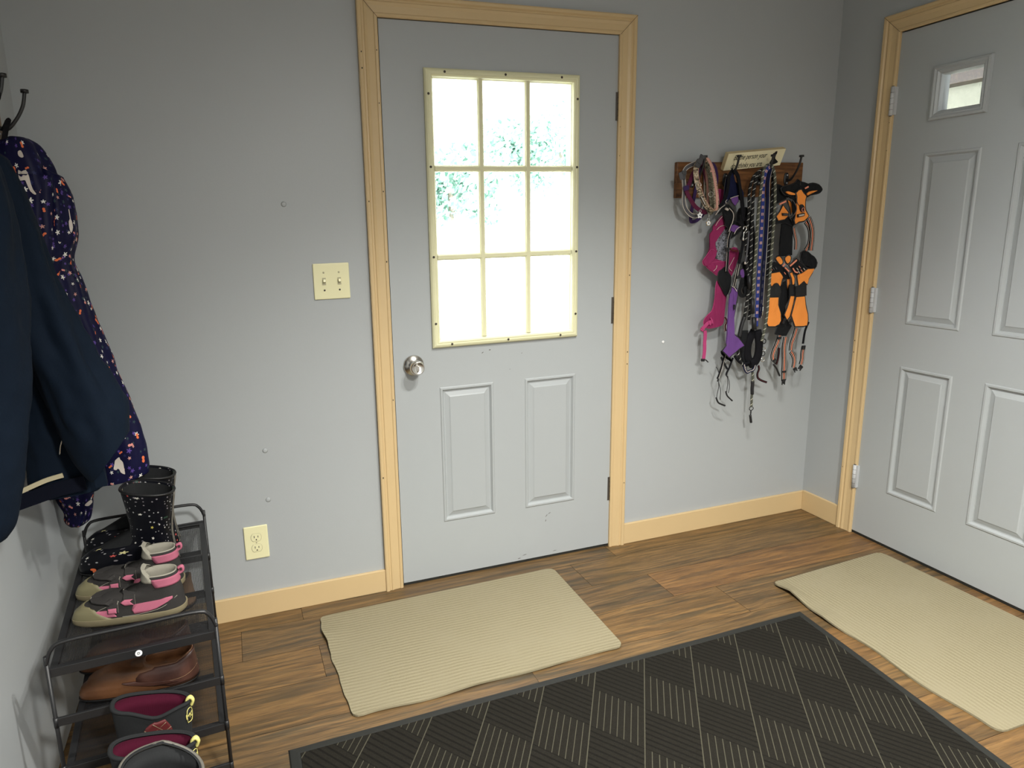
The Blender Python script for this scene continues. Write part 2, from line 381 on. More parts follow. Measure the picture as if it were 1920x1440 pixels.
def lathe(bm, prof, c, axis='y', seg=24):
    rings = []
    for r, h in prof:
        ring = []
        for k in range(seg):
            a = 2 * pi * k / seg; p = {'y': (r * cos(a), h, r * sin(a)), 'z': (r * cos(a), r * sin(a), h), 'x': (h, r * cos(a), r * sin(a))}[axis]
            ring.append(bm.verts.new(Vector(c) + Vector(p)))
        rings.append(ring)
    for a, b in zip(rings, rings[1:]):
        for k in range(seg): f = bm.faces.new((a[k], a[(k + 1) % seg], b[(k + 1) % seg], b[k])); f.smooth = True
    bm.faces.new(rings[0]); bm.faces.new(rings[-1]); return bm
def LT(*a, **k): return lathe(bmesh.new(), *a, **k)
#PART2

# ------------------------------------------------------------------ the room
YB, ZC = -4.2, 2.62
def floor():
    bm = bmesh.new(); lay = bm.faces.layers.float.new('plank'); r = random.Random(11)
    edges = [.30, .10, -.092, -.268, -.440, -.625, -.80, -.975, -1.15, -1.325, -1.5, -1.675, -1.85, -2.025, -2.2, -2.375, -2.55, -2.9, -3.4, YB - .1]
    offs = {1: -.396, 2: -.61, 3: -.364, 4: 1.11, 5: .244}
    tone = {}
    bmesh.ops.create_grid(bm, x_segments=1, y_segments=1, size=1)
    for v in bm.verts: v.co = Vector((.45 + v.co.x * 2, -1.9 + v.co.y * 2.5, -.004))
    for f in bm.faces: f.material_index = 1
    for row in range(len(edges) - 1):
        y1, y0 = edges[row], edges[row + 1]; o = offs.get(row, r.uniform(-.6, .6)); x = o - 1.287 * 3
        while x < XR + .3:
            a, b = max(x, XL - .15), min(x + 1.287, XR + .15)
            if b > a + .01:
                g = .0006
                f = bm.faces.new([bm.verts.new(p) for p in ((a + g, y0 + g, 0), (b - g, y0 + g, 0), (b - g, y1 - g, 0), (a + g, y1 - g, 0))]); f[lay] = r.random()
            x += 1.287
    o = obj('floor', bm, None, mats=['floor', 'seam']); return struct(o)
floor()

def wall_with_holes(bm, u0, u1, z0, z1, holes, put, depth):
    """wall slab with rectangular openings (u0,u1,z0,z1); put(u,z,d) gives the point d behind the face"""
    us = sorted({u0, u1, *[h[0] for h in holes], *[h[1] for h in holes]}); zs = sorted({z0, z1, *[h[2] for h in holes], *[h[3] for h in holes]})
    inside = lambda a, b: any(h[0] < a < h[1] and h[2] < b < h[3] for h in holes)
    for d in (0, depth):
        for i in range(len(us) - 1):
            for j in range(len(zs) - 1):
                if not inside((us[i] + us[i + 1]) / 2, (zs[j] + zs[j + 1]) / 2):
                    bm.faces.new([bm.verts.new(put(a, b, d)) for a, b in ((us[i], zs[j]), (us[i + 1], zs[j]), (us[i + 1], zs[j + 1]), (us[i], zs[j + 1]))])
    for h in list(holes) + [(u0, u1, z0, z1)]:
        c = [(h[0], h[2]), (h[1], h[2]), (h[1], h[3]), (h[0], h[3])]
        for k in range(4):
            a, b = c[k], c[(k + 1) % 4]; bm.faces.new([bm.verts.new(put(*a, 0)), bm.verts.new(put(*b, 0)), bm.verts.new(put(*b, depth)), bm.verts.new(put(*a, depth))])
    return bm
D1W, DH, DZ = .914, 2.03, .012
RY, D2W = -.280, .813
struct(obj('wall_front', wall_with_holes(bmesh.new(), XL - .12, XR + .12, -.02, ZC, [(-.012, D1W + .012, -.01, DZ + DH + .012)], lambda u, z, d: Vector((u, d, z)), .13), 'wall'))
struct(obj('wall_right', wall_with_holes(bmesh.new(), YB, .0, -.02, ZC, [(RY - D2W - .012, RY + .012, -.01, DZ + DH + .012)], lambda u, z, d: Vector((XR + d, u, z)), .13), 'wall'))
struct(obj('wall_left', B(XL - .12, XL, YB, 0, -.02, ZC), 'wall'))
struct(obj('wall_back', B(XL - .12, XR + .13, YB - .12, YB, -.02, ZC), 'wall'))
struct(obj('ceiling', B(XL - .12, XR + .13, YB - .12, .13, ZC, ZC + .1), 'ceiling'))

def casing(name, u0, u1, ztop, w, put):
    prof = [(0, 0), (0, .009), (.004, .0115), (.010, .0115), (.013, .009), (.034, .011), (.044, .015), (.047, .0125), (.052, .0125), (.056, .0175), (w - .004, .0185), (w, .0165), (w, 0)]
    bm = bmesh.new(); path = lambda d: [(u0 - d, 0.0), (u0 - d, ztop + d), (u1 + d, ztop + d), (u1 + d, 0.0)]
    rows = [[bm.verts.new(put(u, z, h)) for u, z in path(d)] for d, h in prof]
    for a, b in zip(rows, rows[1:]):
        for k in range(3): bm.faces.new((a[k], a[k + 1], b[k + 1], b[k]))
    for k in (0, 3): bm.faces.new([r[k] for r in rows])
    o = struct(obj(name, bm, 'trim'))
    m2 = bmesh.new()      # open mitre joints and nail holes
    for s, u in ((-1, u0), (1, u1)):
        p = [put(u + s * .001, ztop + .0, .0112), put(u + s * (w - .001), ztop + w - .001, .0189)]
        d = (p[1] - p[0]).normalized(); q = put(u, ztop, 0) - put(u, ztop, 1); nrm = -q.normalized(); sd = d.cross(nrm).normalized() * .0006
        m2.faces.new([m2.verts.new(x + nrm * .0004) for x in (p[0] - sd, p[1] - sd, p[1] + sd, p[0] + sd)])
    r = random.Random(3)
    for k in range(16):
        s = r.choice((-1, 1)); u = (u0 if s < 0 else u1) + s * r.choice((.007, .06)); z = r.uniform(.05, 1.95); h = .0116 if abs(u - (u0 if s < 0 else u1)) < .02 else .0187
        e = .0013 * r.uniform(.7, 1.4)
        m2.faces.new([m2.verts.new(put(u + a, z + b * 1.5, h + .0003)) for a, b in ((-e, -e), (e, -e), (e, e), (-e, e))])
    obj('nail_holes', m2, 'dark', o); return o
casing('trim_1', -.004, D1W - .006, DZ + DH + .002, .0685, lambda u, z, h: Vector((u, -h, z)))
casing('trim_2', -.283 + .0 - D2W - .0, -.281, DZ + DH + .004, .0685, lambda u, z, h: Vector((XR - h, u, z)))
for nm, a in (('baseboard_front', (XL, -.0725, -.0125, 0, 0, .088)), ('baseboard_front', (D1W + .0635, XR, -.0125, 0, 0, .092))):
    b = struct(obj(nm, B(*a), 'trim', bevel=.002))
struct(obj('baseboard_right', B(XR - .0125, XR, -.2125, -.0127, 0, .096), 'trim', bevel=.002))

def panel(bm, u0, u1, z0, z1, put):
    prof = [(0, 0), (.004, .0035), (.010, .0035), (.016, -.006), (.020, -.0065), (.036, -.001), (.040, .0015), (.043, .0015)]
    rows = []
    for d, h in prof: rows.append([bm.verts.new(put(a, b, h)) for a, b in ((u0 + d, z0 + d), (u1 - d, z0 + d), (u1 - d, z1 - d), (u0 + d, z1 - d))])
    for a, b in zip(rows, rows[1:]):
        for k in range(4): bm.faces.new((a[k], a[(k + 1) % 4], b[(k + 1) % 4], b[k]))
    bm.faces.new(rows[-1])
def door_leaf(name, w, h, panels, openings, parent=None):
    """leaf in its own frame: u to the right, face at y=0 towards the room (-y), 44 mm thick"""
    bm = bmesh.new(); put = lambda u, z, hh: Vector((u, -hh, z)); holes = panels + openings
    us = sorted({0, w, *[q for x in holes for q in x[:2]]}); zs = sorted({0, h, *[q for x in holes for q in x[2:]]})
    def grid(d, hs):
        for i in range(len(us) - 1):
            for j in range(len(zs) - 1):
                cu, cz = (us[i] + us[i + 1]) / 2, (zs[j] + zs[j + 1]) / 2
                if not any(x[0] < cu < x[1] and x[2] < cz < x[3] for x in hs):
                    bm.faces.new([bm.verts.new(Vector((a, d, b))) for a, b in ((us[i], zs[j]), (us[i + 1], zs[j]), (us[i + 1], zs[j + 1]), (us[i], zs[j + 1]))])
    grid(0, holes); grid(.044, openings)
    for x in panels: panel(bm, *x, put)
    for x in openings + [(0, w, 0, h)]:
        c = [(x[0], x[2]), (x[1], x[2]), (x[1], x[3]), (x[0], x[3])]
        for k in range(4): bm.faces.new([bm.verts.new(Vector((p[0], d, p[1]))) for p, d in ((c[k], 0), (c[(k + 1) % 4], 0), (c[(k + 1) % 4], .044), (c[k], .044))])
    bmesh.ops.remove_doubles(bm, verts=bm.verts, dist=1e-5)
    return obj(name, bm, 'door', parent)
def ring_frame(bm, u0, u1, z0, z1, prof):
    """mitred frame; prof: (inset, height) pairs"""
    rows = [[bm.verts.new(Vector((a, -h, b))) for a, b in ((u0 + d, z0 + d), (u1 - d, z0 + d), (u1 - d, z1 - d), (u0 + d, z1 - d))] for d, h in prof]
    for a, b in zip(rows, rows[1:]):
        for k in range(4): bm.faces.new((a[k], a[(k + 1) % 4], b[(k + 1) % 4], b[k]))
    return bm
def hinge(parent, u, z0, z1, mat, side=1):
    yk_ = -.004 if side > 0 else -.0125
    bm = TB([(u, yk_, z0), (u, yk_, z1)], .0055 if side > 0 else .0072, 10, smooth=False)
    box(bm, u - (.013 if side > 0 else .004), u + (.004 if side > 0 else .013), -.0012 if side > 0 else -.0125, .0015, z0 + .002, z1 - .002)
    o = obj('hinge', bm, mat, parent)
    b2 = bmesh.new()
    for k in range(1, 5): z = z0 + (z1 - z0) * k / 5; tube(b2, [(u, yk_, z - .0006), (u, yk_, z + .0006)], .0060 if side > 0 else .0075, 10, smooth=False)
    for z in (z0 - .003, z1): tube(b2, [(u, yk_, z), (u, yk_, z + .003)], .0045, 8, smooth=False)
    obj('knuckle_joint', b2, 'dark' if mat == 'hinge' else 'hinge', o); return o

# front door with the nine-pane light
d1 = struct(door_leaf('door_1', D1W - .006, DH, [(.171, .388, .227, .767), (.519, .741, .227, .767)], [(.168, .716, .95, 1.862)]))
d1.location = (0, 0, DZ); tag(d1, 'grey painted steel door with nine-pane window and two lower panels', None)
fr = obj('window_frame', ring_frame(bmesh.new(), .148, .742, .919, 1.884, [(0, 0), (0, .010), (.005, .015), (.012, .0175), (.016, .0165), (.021, .0175), (.026, .014), (.030, .006), (.032, .004), (.032, -.026)]), 'cream', d1)
bs = [(.22, 1.872), (.445, 1.872), (.665, 1.872), (.220, .931), (.445, .931), (.665, .931), (.160, 1.80), (.160, 1.56), (.160, 1.25), (.160, 1.01), (.730, 1.80), (.730, 1.56), (.730, 1.25), (.730, 1.01)]
for u, z in bs: obj('screw', LT([(.0045, -.0178), (.0042, -.0185), (.001, -.0176)], (u, 0, z), 'y', 10), 'screw', fr)
mb = bmesh.new()
def muntin(bm, a, b, vert):
    w = .011
    k_ = .0007 if vert else 0; pr = [(-w, .0), (-w, .004), (-w * .55, .0095 + k_), (w * .55, .0095 + k_), (w, .004), (w, .0), (w, -.012 - k_), (-w, -.012 - k_)]
    if vert: v = [[bm.verts.new(Vector((a[0] + p, -h, z))) for p, h in pr] for z in (a[1], b[1])]
    else: v = [[bm.verts.new(Vector((x, -h, a[1] + p))) for p, h in pr] for x in (a[0], b[0])]
    for k in range(8): bm.faces.new((v[0][k], v[0][(k + 1) % 8], v[1][(k + 1) % 8], v[1][k]))
for x in (.352, .534): muntin(mb, (x, .95), (x, 1.855), True)
for z in (1.556, 1.248): muntin(mb, (.178, z), (.712, z), False)
obj('muntin_grid', mb, 'cream', d1)
obj('window_pane', B(.170, .714, .014, .020, .952, 1.860), 'glass', d1)
for z0, z1 in ((1.729, 1.835), (.955, 1.065), (.197, .305)): hinge(d1, D1W - .001, z0, z1, 'hinge')
kn = obj('door_knob', LT([(.0, -.004), (.0385, -.002), (.0385, -.006), (.036, -.009), (.026, -.014), (.017, -.020), (.0135, -.024), (.0135, -.030), (.020, -.036), (.026, -.044), (.0275, -.052), (.0255, -.060), (.0225, -.065), (.021, -.0655), (.0195, -.064), (.0, -.064)], (.0735, 0, .861), 'y', 40), 'chrome', d1, smooth=True)
obj('thumb_turn', B(.0735 - .003, .0735 + .003, -.073, -.0635, .861 - .010, .861 + .010), 'chrome', kn, bevel=.002)
obj('latch_plate', B(-.006, -.0005, -.0005, .006, .83, .885), 'hinge', d1)
obj('door_sweep', B(.0, D1W - .006, .002, .042, -.011, -.0005), 'rubber', d1)
ch = bmesh.new(); r = random.Random(5)
def chip(cx, cz, L, w, a):
    pts = []
    for k in range(8):
        t = 2 * pi * k / 8; q = 1 + r.uniform(-.35, .35); x, z = cos(t) * L * q, sin(t) * w * q
        pts.append(ch.verts.new(Vector((cx + x * cos(a) - z * sin(a), -.0004, cz + x * sin(a) + z * cos(a)))))
    ch.faces.new(pts)
for q in [((905, 661), .004, .0013, .6), ((918, 656), .004, .0016, .1), ((1025, 966), .008, .0012, .9), ((1023, 976), .005, .0013, 1.3), ((1030, 962), .006, .001, .5), ((973, 1047), .007, .0016, .1), ((984, 1040), .010, .001, .15), ((1040, 1032), .008, .001, .1), ((956, 692), .002, .001, 0), ((978, 662), .003, .0008, .2), ((1050, 708), .002, .0008, 1.2)]:
    p = on(*q[0], y=0); chip(p.x, p.z - DZ, q[1], q[2], q[3])
obj('paint_chips', ch, 'hinge', d1)
struct(obj('threshold', B(-.011, D1W + .011, .004, .12, -.008, .0015), 'rubber'))

# right-hand six panel door
hole = (.176, .322, 1.720, 1.850)
p2 = [(.142, .350, .223, .763), (.464, .672, .223, .763), (.142, .350, .932, 1.578), (.464, .672, .932, 1.578)]
hole2 = (.498, .644, 1.720, 1.850)
d2 = struct(door_leaf('door_2', D2W, DH, p2, [hole, hole2]))
d2.location = (XR, RY, DZ); d2.rotation_euler = (0, 0, radians(-90)); tag(d2, 'grey six-panel door with two small high windows, in the right wall', None)
for k, x in enumerate((hole, hole2)):
    g = obj('window_frame', ring_frame(bmesh.new(), x[0] - .030, x[1] + .030, x[2] - .030, x[3] + .030, [(0, 0), (.003, .010), (.010, .012), (.016, .008), (.020, .009), (.026, .003), (.030, .001), (.034, -.012), (.034, -.03)]), 'door', d2)
    obj('window_pane', B(x[0] + .001, x[1] - .001, .016, .022, x[2] + .001, x[3] - .001), 'glass', d2)
for z0, z1 in ((1.733, 1.839), (.963, 1.066), (.197, .300)): hinge(d2, -.004, z0, z1, 'hinge_grey', -1)
obj('door_knob', LT([(.0, -.004), (.0385, -.002), (.036, -.009), (.017, -.020), (.0135, -.030), (.026, -.044), (.0275, -.052), (.0225, -.065), (.0, -.065)], (D2W - .07, 0, .90), 'y', 32), 'chrome', d2, smooth=True)
obj('door_sweep', B(0, D2W, .002, .042, -.011, -.0005), 'rubber', d2)
struct(obj('threshold', B(XR + .002, XR + .12, RY - D2W - .011, RY + .011, -.008, .0015), 'rubber'))

def light_seal(parent, w):
    bm = bmesh.new(); z1 = DH + .0125
    for a in ((-.0125, .010, -.012, z1), (w - .010, w + .0125, -.012, z1), (-.0125, w + .0125, DH - .010, z1)): box(bm, a[0], a[1], .0445, .062, a[2], a[3])
    obj('light_seal_strip', bm, 'rubber', parent)  # dark strips added behind the door gaps to block leaking daylight
light_seal(d1, D1W - .006); light_seal(d2, D2W)

# small plates on the front wall
def wall_plate(name, label, cat, px, w, h):
    p = on(*px, y=0); t = thing(name, label, cat, (p.x, 0, p.z)); obj('cover_plate', B(-w / 2, w / 2, -.006, 0, -h / 2, h / 2), 'plate', t, bevel=.003, segs=3); return t
sw = wall_plate('light_switch', 'ivory double toggle light switch plate left of the front door', 'light switch', (621.5, 527), .1235, .1225)
for x in (-.026, .026):
    s = obj('toggle_slot', B(x - .006, x + .006, -.0068, -.0055, -.0125, .0125), 'plate_dark', sw)
    obj('toggle', B(x - .0042, x + .0042, -.0175, -.0055, -.006, .004, mtx=Matrix.Rotation(radians(-14), 4, 'X')), 'plate', sw, bevel=.001)
    for z in (-.030, .030): obj('screw', LT([(.0034, -.006), (.003, -.0072), (.0006, -.0070)], (x, 0, z), 'y', 10), 'plate_dark' if z > 0 else 'screw', sw)
ou = wall_plate('power_outlet', 'ivory duplex power outlet low on the front wall beside the shoe rack', 'outlet', (481, 1016), .082, .1245)
for z in (.020, -.020):
    bm = bmesh.new(); pts = [(cos(2 * pi * k / 28) * .0172, max(-.0135, min(.0135, sin(2 * pi * k / 28) * .0172))) for k in range(28)]
    a = [bm.verts.new((x, -.0078, z + q)) for x, q in pts]; b = [bm.verts.new((x * 1.04, -.0055, z + q * 1.04)) for x, q in pts]
    bm.faces.new(a); [bm.faces.new((a[k], a[(k + 1) % 28], b[(k + 1) % 28], b[k])) for k in range(28)]
    rc = obj('receptacle', bm, 'plate', ou)
    b2 = bmesh.new(); b3 = bmesh.new()
    for x, hh in ((-.0064, .0042), (.0064, .0035)): box(b2, x - .0011, x + .0011, -.0081, -.0070, z + .003 - hh, z + .003 + hh)
    lathe(b2, [(.0024, -.0081), (.0022, -.007)], (0, 0, z - .0078), 'y', 10)
    obj('slots', b2, 'screw', rc)
    obj('rim_line', tube(b3, [(x * 1.05, -.0062, z + q * 1.05) for x, q in pts], .0009, 6, closed=True, smooth=False), 'plate_dark', rc)
obj('screw', LT([(.003, -.006), (.0027, -.0070), (.0005, -.0068)], (0, 0, 0), 'y', 10), 'plate_dark', ou)
p = on(1243, 641, y=0)
tag(obj('wall_anchor', LT([(.006, 0), (.006, -.0015), (.0045, -.003), (.0015, -.0025)], p, 'y', 14), 'white_enamel'), 'small white wall plug right of the front door below the harnesses', 'wall plug')
for k, q in enumerate([(532, 383), (497, 845), (503, 937)]):
    p = on(*q, y=0); w = obj('filled_dent', LT([(.009, 0), (.007, -.0012), (.003, -.002)], p, 'y', 14), 'wall', bpy.data.objects['wall_front'], smooth=True)

# ------------------------------------------------------------------ mats
def carpet(name, corners, mat, label, cat, wob, th=.007, lift=None, N=(60, 40), rad=.03):
    """corners: far-left, far-right, near-right, near-left on the floor"""
    bm = bmesh.new(); c = [Vector((*q, 0)) for q in corners]; nx, ny = N; V = []
    for j in range(ny + 1):
        row = []
        for i in range(nx + 1):
            u, v = i / nx, j / ny; eu, ev = abs(u - .5) * 2, abs(v - .5) * 2
            # rounded corners: pull the outermost lines in
            W_, H_ = (c[1] - c[0]).length, (c[3] - c[0]).length
            uu, vv = (u - .5) * W_, (v - .5) * H_
            ax, ay = abs(uu) - (W_ / 2 - rad), abs(vv) - (H_ / 2 - rad)
            if ax > 0 and ay > 0:
                m = max(ax, ay); L = math.hypot(ax, ay); k = m / L
                uu = math.copysign(W_ / 2 - rad + ax * k, uu); vv = math.copysign(H_ / 2 - rad + ay * k, vv)
            u2, v2 = uu / W_ + .5, vv / H_ + .5
            p = c[0].lerp(c[1], u2).lerp(c[3].lerp(c[2], u2), v2)
            d = wob(u2, v2); p += Vector(d[:2] + (0,)); p.z = th + d[2]
            row.append(bm.verts.new(p))
        V.append(row)
    top = [bm.faces.new((V[j][i], V[j + 1][i], V[j + 1][i + 1], V[j][i + 1])) for j in range(ny) for i in range(nx)]
    r = bmesh.ops.extrude_face_region(bm, geom=top); bmesh.ops.translate(bm, verts=[g for g in r['geom'] if isinstance(g, bmesh.types.BMVert)], vec=(0, 0, -th + .0008))
    o = obj(name, bm, mat); return tag(o, label, cat)
def w1(u, v):
    e = max(0, 1 - u / .05); q = sin(v * 23) * .002 * e + .006 * noise.noise(Vector((v * 9, 1, 0))) * e
    z = .010 * max(0, 1 - u / .10) * max(0, 1 - abs(v - .22) / .22) + .003 * max(0, 1 - (1 - v) / .06) * (.5 + .5 * sin(u * 21))
    return (q, .004 * sin(u * 17) * max(0, 1 - (1 - v) / .08), z)
carpet('door_mat', [on(596, 1157, z=.007).xy, on(1036, 1064, z=.007).xy, on(1170, 1210, z=.007).xy, on(662, 1346, z=.007).xy], 'beige_x', 'beige ribbed carpet mat in front of the door with the nine-pane window', 'mat', w1)
def w2(u, v):
    e = max(0, 1 - u / .10); z = .016 * e * max(0, 1 - abs(v - .10) / .12) + .010 * e * max(0, 1 - abs(v - .30) / .12)
    return (.008 * sin(v * 15) * e, 0, z)
p_fr = on(1650, 1034, z=.007); q_fr = on(1920, 1163, z=.007); dd = (q_fr - p_fr).normalized()
NL = on(1872, 1374, z=.007); nr = p_fr + dd * .86
carpet('door_mat', [on(1446, 1093, z=.007).xy, p_fr.xy, nr.xy, NL.xy], 'beige_y', 'beige ribbed carpet mat below the right-hand six-panel door', 'mat', w2, N=(40, 60))
wm = thing('scraper_mat', 'large black rubber-edged mat with a diamond rib pattern', 'mat', (0, 0, 0))
a, b = on(540, 1404, z=.006), on(1500, 1144, z=.006); b2 = on(1900, 1437, z=.006); a2 = on(547, 1440, z=.006)
da, db = (a2 - a).normalized(), (b2 - b).normalized(); c3, c4 = b + db * 1.15, a + Vector((.0, -1.0, 0)) * 1.15
q = [Vector((v.x, v.y, 0)) for v in (a, b, c3, c4)]
def inset(q, d):
    out = []
    for i in range(4):
        e1 = (q[i] - q[i - 1]).normalized(); e2 = (q[(i + 1) % 4] - q[i]).normalized(); out.append(q[i] + (e2 - e1) * d)
    return out
bm = bmesh.new(); rows = [[bm.verts.new(p + Vector((0, 0, h))) for p in inset(q, d)] for d, h in ((0, .0005), (.004, .004), (.024, .0065), (.030, .0065), (.031, .0055))]
for ra, rb in zip(rows, rows[1:]):
    for k in range(4): bm.faces.new((ra[k], ra[(k + 1) % 4], rb[(k + 1) % 4], rb[k]))
bm.faces.new([bm.verts.new(p + Vector((0, 0, .0004))) for p in q])
obj('rubber_border', bm, 'rubber', wm)
bm = bmesh.new(); qi = inset(q, .0305); vs = [bm.verts.new(p + Vector((0, 0, h))) for h in (.001, .0085) for p in qi]
bm.faces.new(vs[:4]); bm.faces.new(vs[4:]); [bm.faces.new((vs[k], vs[(k + 1) % 4], vs[4 + (k + 1) % 4], vs[4 + k])) for k in range(4)]
obj('carpet_field', bm, 'diamond', wm)

# ------------------------------------------------------------------ outside the windows
struct(obj('ground', B(-40, 40, .14, 60, -.4, -.12), 'lawn')); struct(obj('ground', B(XR + .14, 30, -40, .14, -.4, -.12), 'lawn'))
def tree(px, y, ztop, wid, label, seed):
    p = on(px, 400, y=y); t = thing('tree', label, 'tree', (p.x, y, -.12), 0, 'trees beyond the door window'); r = random.Random(seed)
    obj('trunk', TB([(0, 0, 0), (.05, 0, ztop * .4), (0, .05, ztop * .75)], [.12, .1, .05], 8), 'bark', t)
    bm = bmesh.new()
    blobs = [(r.uniform(-wid, wid) * .7, r.uniform(-.8, .8), ztop * r.uniform(.58, .95), wid * r.uniform(.25, .5)) for _ in range(16)]
    for _ in range(3200):
        bx, by, bz, br = r.choice(blobs); d = Vector((r.gauss(0, 1), r.gauss(0, 1), r.gauss(0, 1))).normalized() * br * r.uniform(.6, 1)
        c = Vector((bx, by, bz)) + d; n1 = Vector((r.gauss(0, 1), r.gauss(0, 1), r.gauss(0, 1))).normalized(); n2 = n1.orthogonal().normalized(); n3 = n1.cross(n2); L = r.uniform(.06, .14)
        bm.faces.new([bm.verts.new(c + n2 * L), bm.verts.new(c + n3 * L * .5), bm.verts.new(c - n2 * L), bm.verts.new(c - n3 * L * .5)])
    obj('crown', bm, 'leaf', t)
tree(846, 12, 3.1, 1.5, 'leafy tree seen through the left panes of the front door', 1)
tree(948, 16, 4.6, 1.7, 'taller leafy tree seen through the middle panes of the front door', 2)
tree(1066, 27, 4.6, 2.6, 'hazy bluish tree low in the right panes of the front door', 5)
tree(1052, 20, 5.3, 2.0, 'leafy tree seen through the right panes of the front door', 3)
pa = on(1806, 160, x=XR + 1.6)
struct(obj('porch_wall', B(XR + 1.6, XR + 1.7, -4, 3, -.12, pa.z), 'stucco'))
struct(obj('porch_beam', B(XR + 1.5, XR + 1.75, -4, 3, pa.z, 2.62), 'porchwood', bevel=.01))
struct(obj('porch_shade_slab', B(XR + .131, XR + 2.0, -4, 3, 2.63, 2.68), 'porchwood'))  # unseen slab added overhead to shade the porch wall and beam

# ------------------------------------------------------------------ shoe rack
ZT = .433; RA = radians(3.6)
rack_c = Vector((-.842, -.452, 0)); RWX, RLY = .352, .690
rack = thing('shoe_rack', 'black metal two-tier shoe rack with mesh shelves against the left wall', 'shoe rack', rack_c, RA)
hx, hy = RWX / 2, RLY / 2
for sx in (-1, 1):
    for sy in (-1, 1): obj('leg', TB([(sx * hx, sy * hy, 0), (sx * hx, sy * hy, .47)], .0046, 8, smooth=False), 'black_metal', rack)
for sy in (-1, 1):
    y = sy * hy; r = .045; zt = .498
    pts = [(-hx, y, .455), (-hx, y, zt - r), (-hx + r * .3, y, zt - r * .3), (-hx + r, y, zt), (0, y, zt), (hx - r, y, zt), (hx - r * .3, y, zt - r * .3), (hx, y, zt - r), (hx, y, .455)]
    obj('end_rail', TB(pts, .0046, 8, n=5, flat=1.3), 'black_metal', rack)
    for z in (.305, .062): obj('cross_bar', B(-hx, hx, y - .0035, y + .0035, z - .0105, z + .0105), 'black_metal', rack, bevel=.0015)
for z in (ZT, .180):
    tr_ = bmesh.new()
    for y in (-hy + .004, hy - .004): box(tr_, -hx + .004, hx - .004, y - .0035, y + .0035, z - .017, z + .004); box(tr_, -hx + .004, hx - .004, y - (.016 if y > 0 else -.0036), y + (-.0036 if y > 0 else .016), z - .002, z + .001)
    for x in (-hx + .010, hx - .010): box(tr_, x - .008, x + .008, -hy + .004, hy - .004, z - .010, z + .002)
    for y in (-.12, .13): box(tr_, -hx + .02, hx - .02, y - .006, y + .006, z - .013, z - .0035)
    fr_ = obj('shelf_frame', tr_, 'black_metal', rack, bevel=.001)
    obj('wire_mesh', B(-hx + .017, hx - .017, -hy + .014, hy - .014, z - .0030, z - .0022), 'wiremesh', fr_)
for sx in (-1, 1):
    for sy in (-1, 1):
        for z in (.305, .180, .062): obj('joint', TB([(sx * hx, sy * hy, z - .012), (sx * hx, sy * hy, z + .012)], .0056, 8, smooth=False), 'black_metal', rack)
bp_ = on(259.5, 1225, y=rack_c.y - hy - .006); loc = Matrix.Rotation(-RA, 4, 'Z') @ (bp_ - rack_c)
bz = ZT - .0065
bd = obj('round_badge', LT([(.0075, -hy - .0012), (.0075, -hy - .0005), (.0075, -hy + .001)], (loc.x, 0, bz), 'y', 24), 'white_enamel', rack); bd['label'] = 'white round badge with the letter D'
def text_mesh(body, size, mat, parent, place, shear=0, space=1, sx=1, ext=.0003):
    cu = bpy.data.curves.new('lettering', 'FONT'); cu.body = body; cu.size = size; cu.shear = shear; cu.space_character = space; cu.extrude = ext; cu.align_x = 'CENTER'; cu.align_y = 'CENTER'
    tmp = bpy.data.objects.new('tmp', cu); me = bpy.data.meshes.new_from_object(tmp); bpy.data.objects.remove(tmp)
    for v in me.vertices: v.co = place(v.co.x * sx, v.co.y, v.co.z)
    me.materials.clear(); me.materials.append(M[mat]); o = bpy.data.objects.new('lettering', me); COL.objects.link(o); o.parent = parent; return o
text_mesh('D', .0085, 'black', bd, lambda x, y, z: Vector((loc.x + x, -hy - .0014 - z, bz + y)))

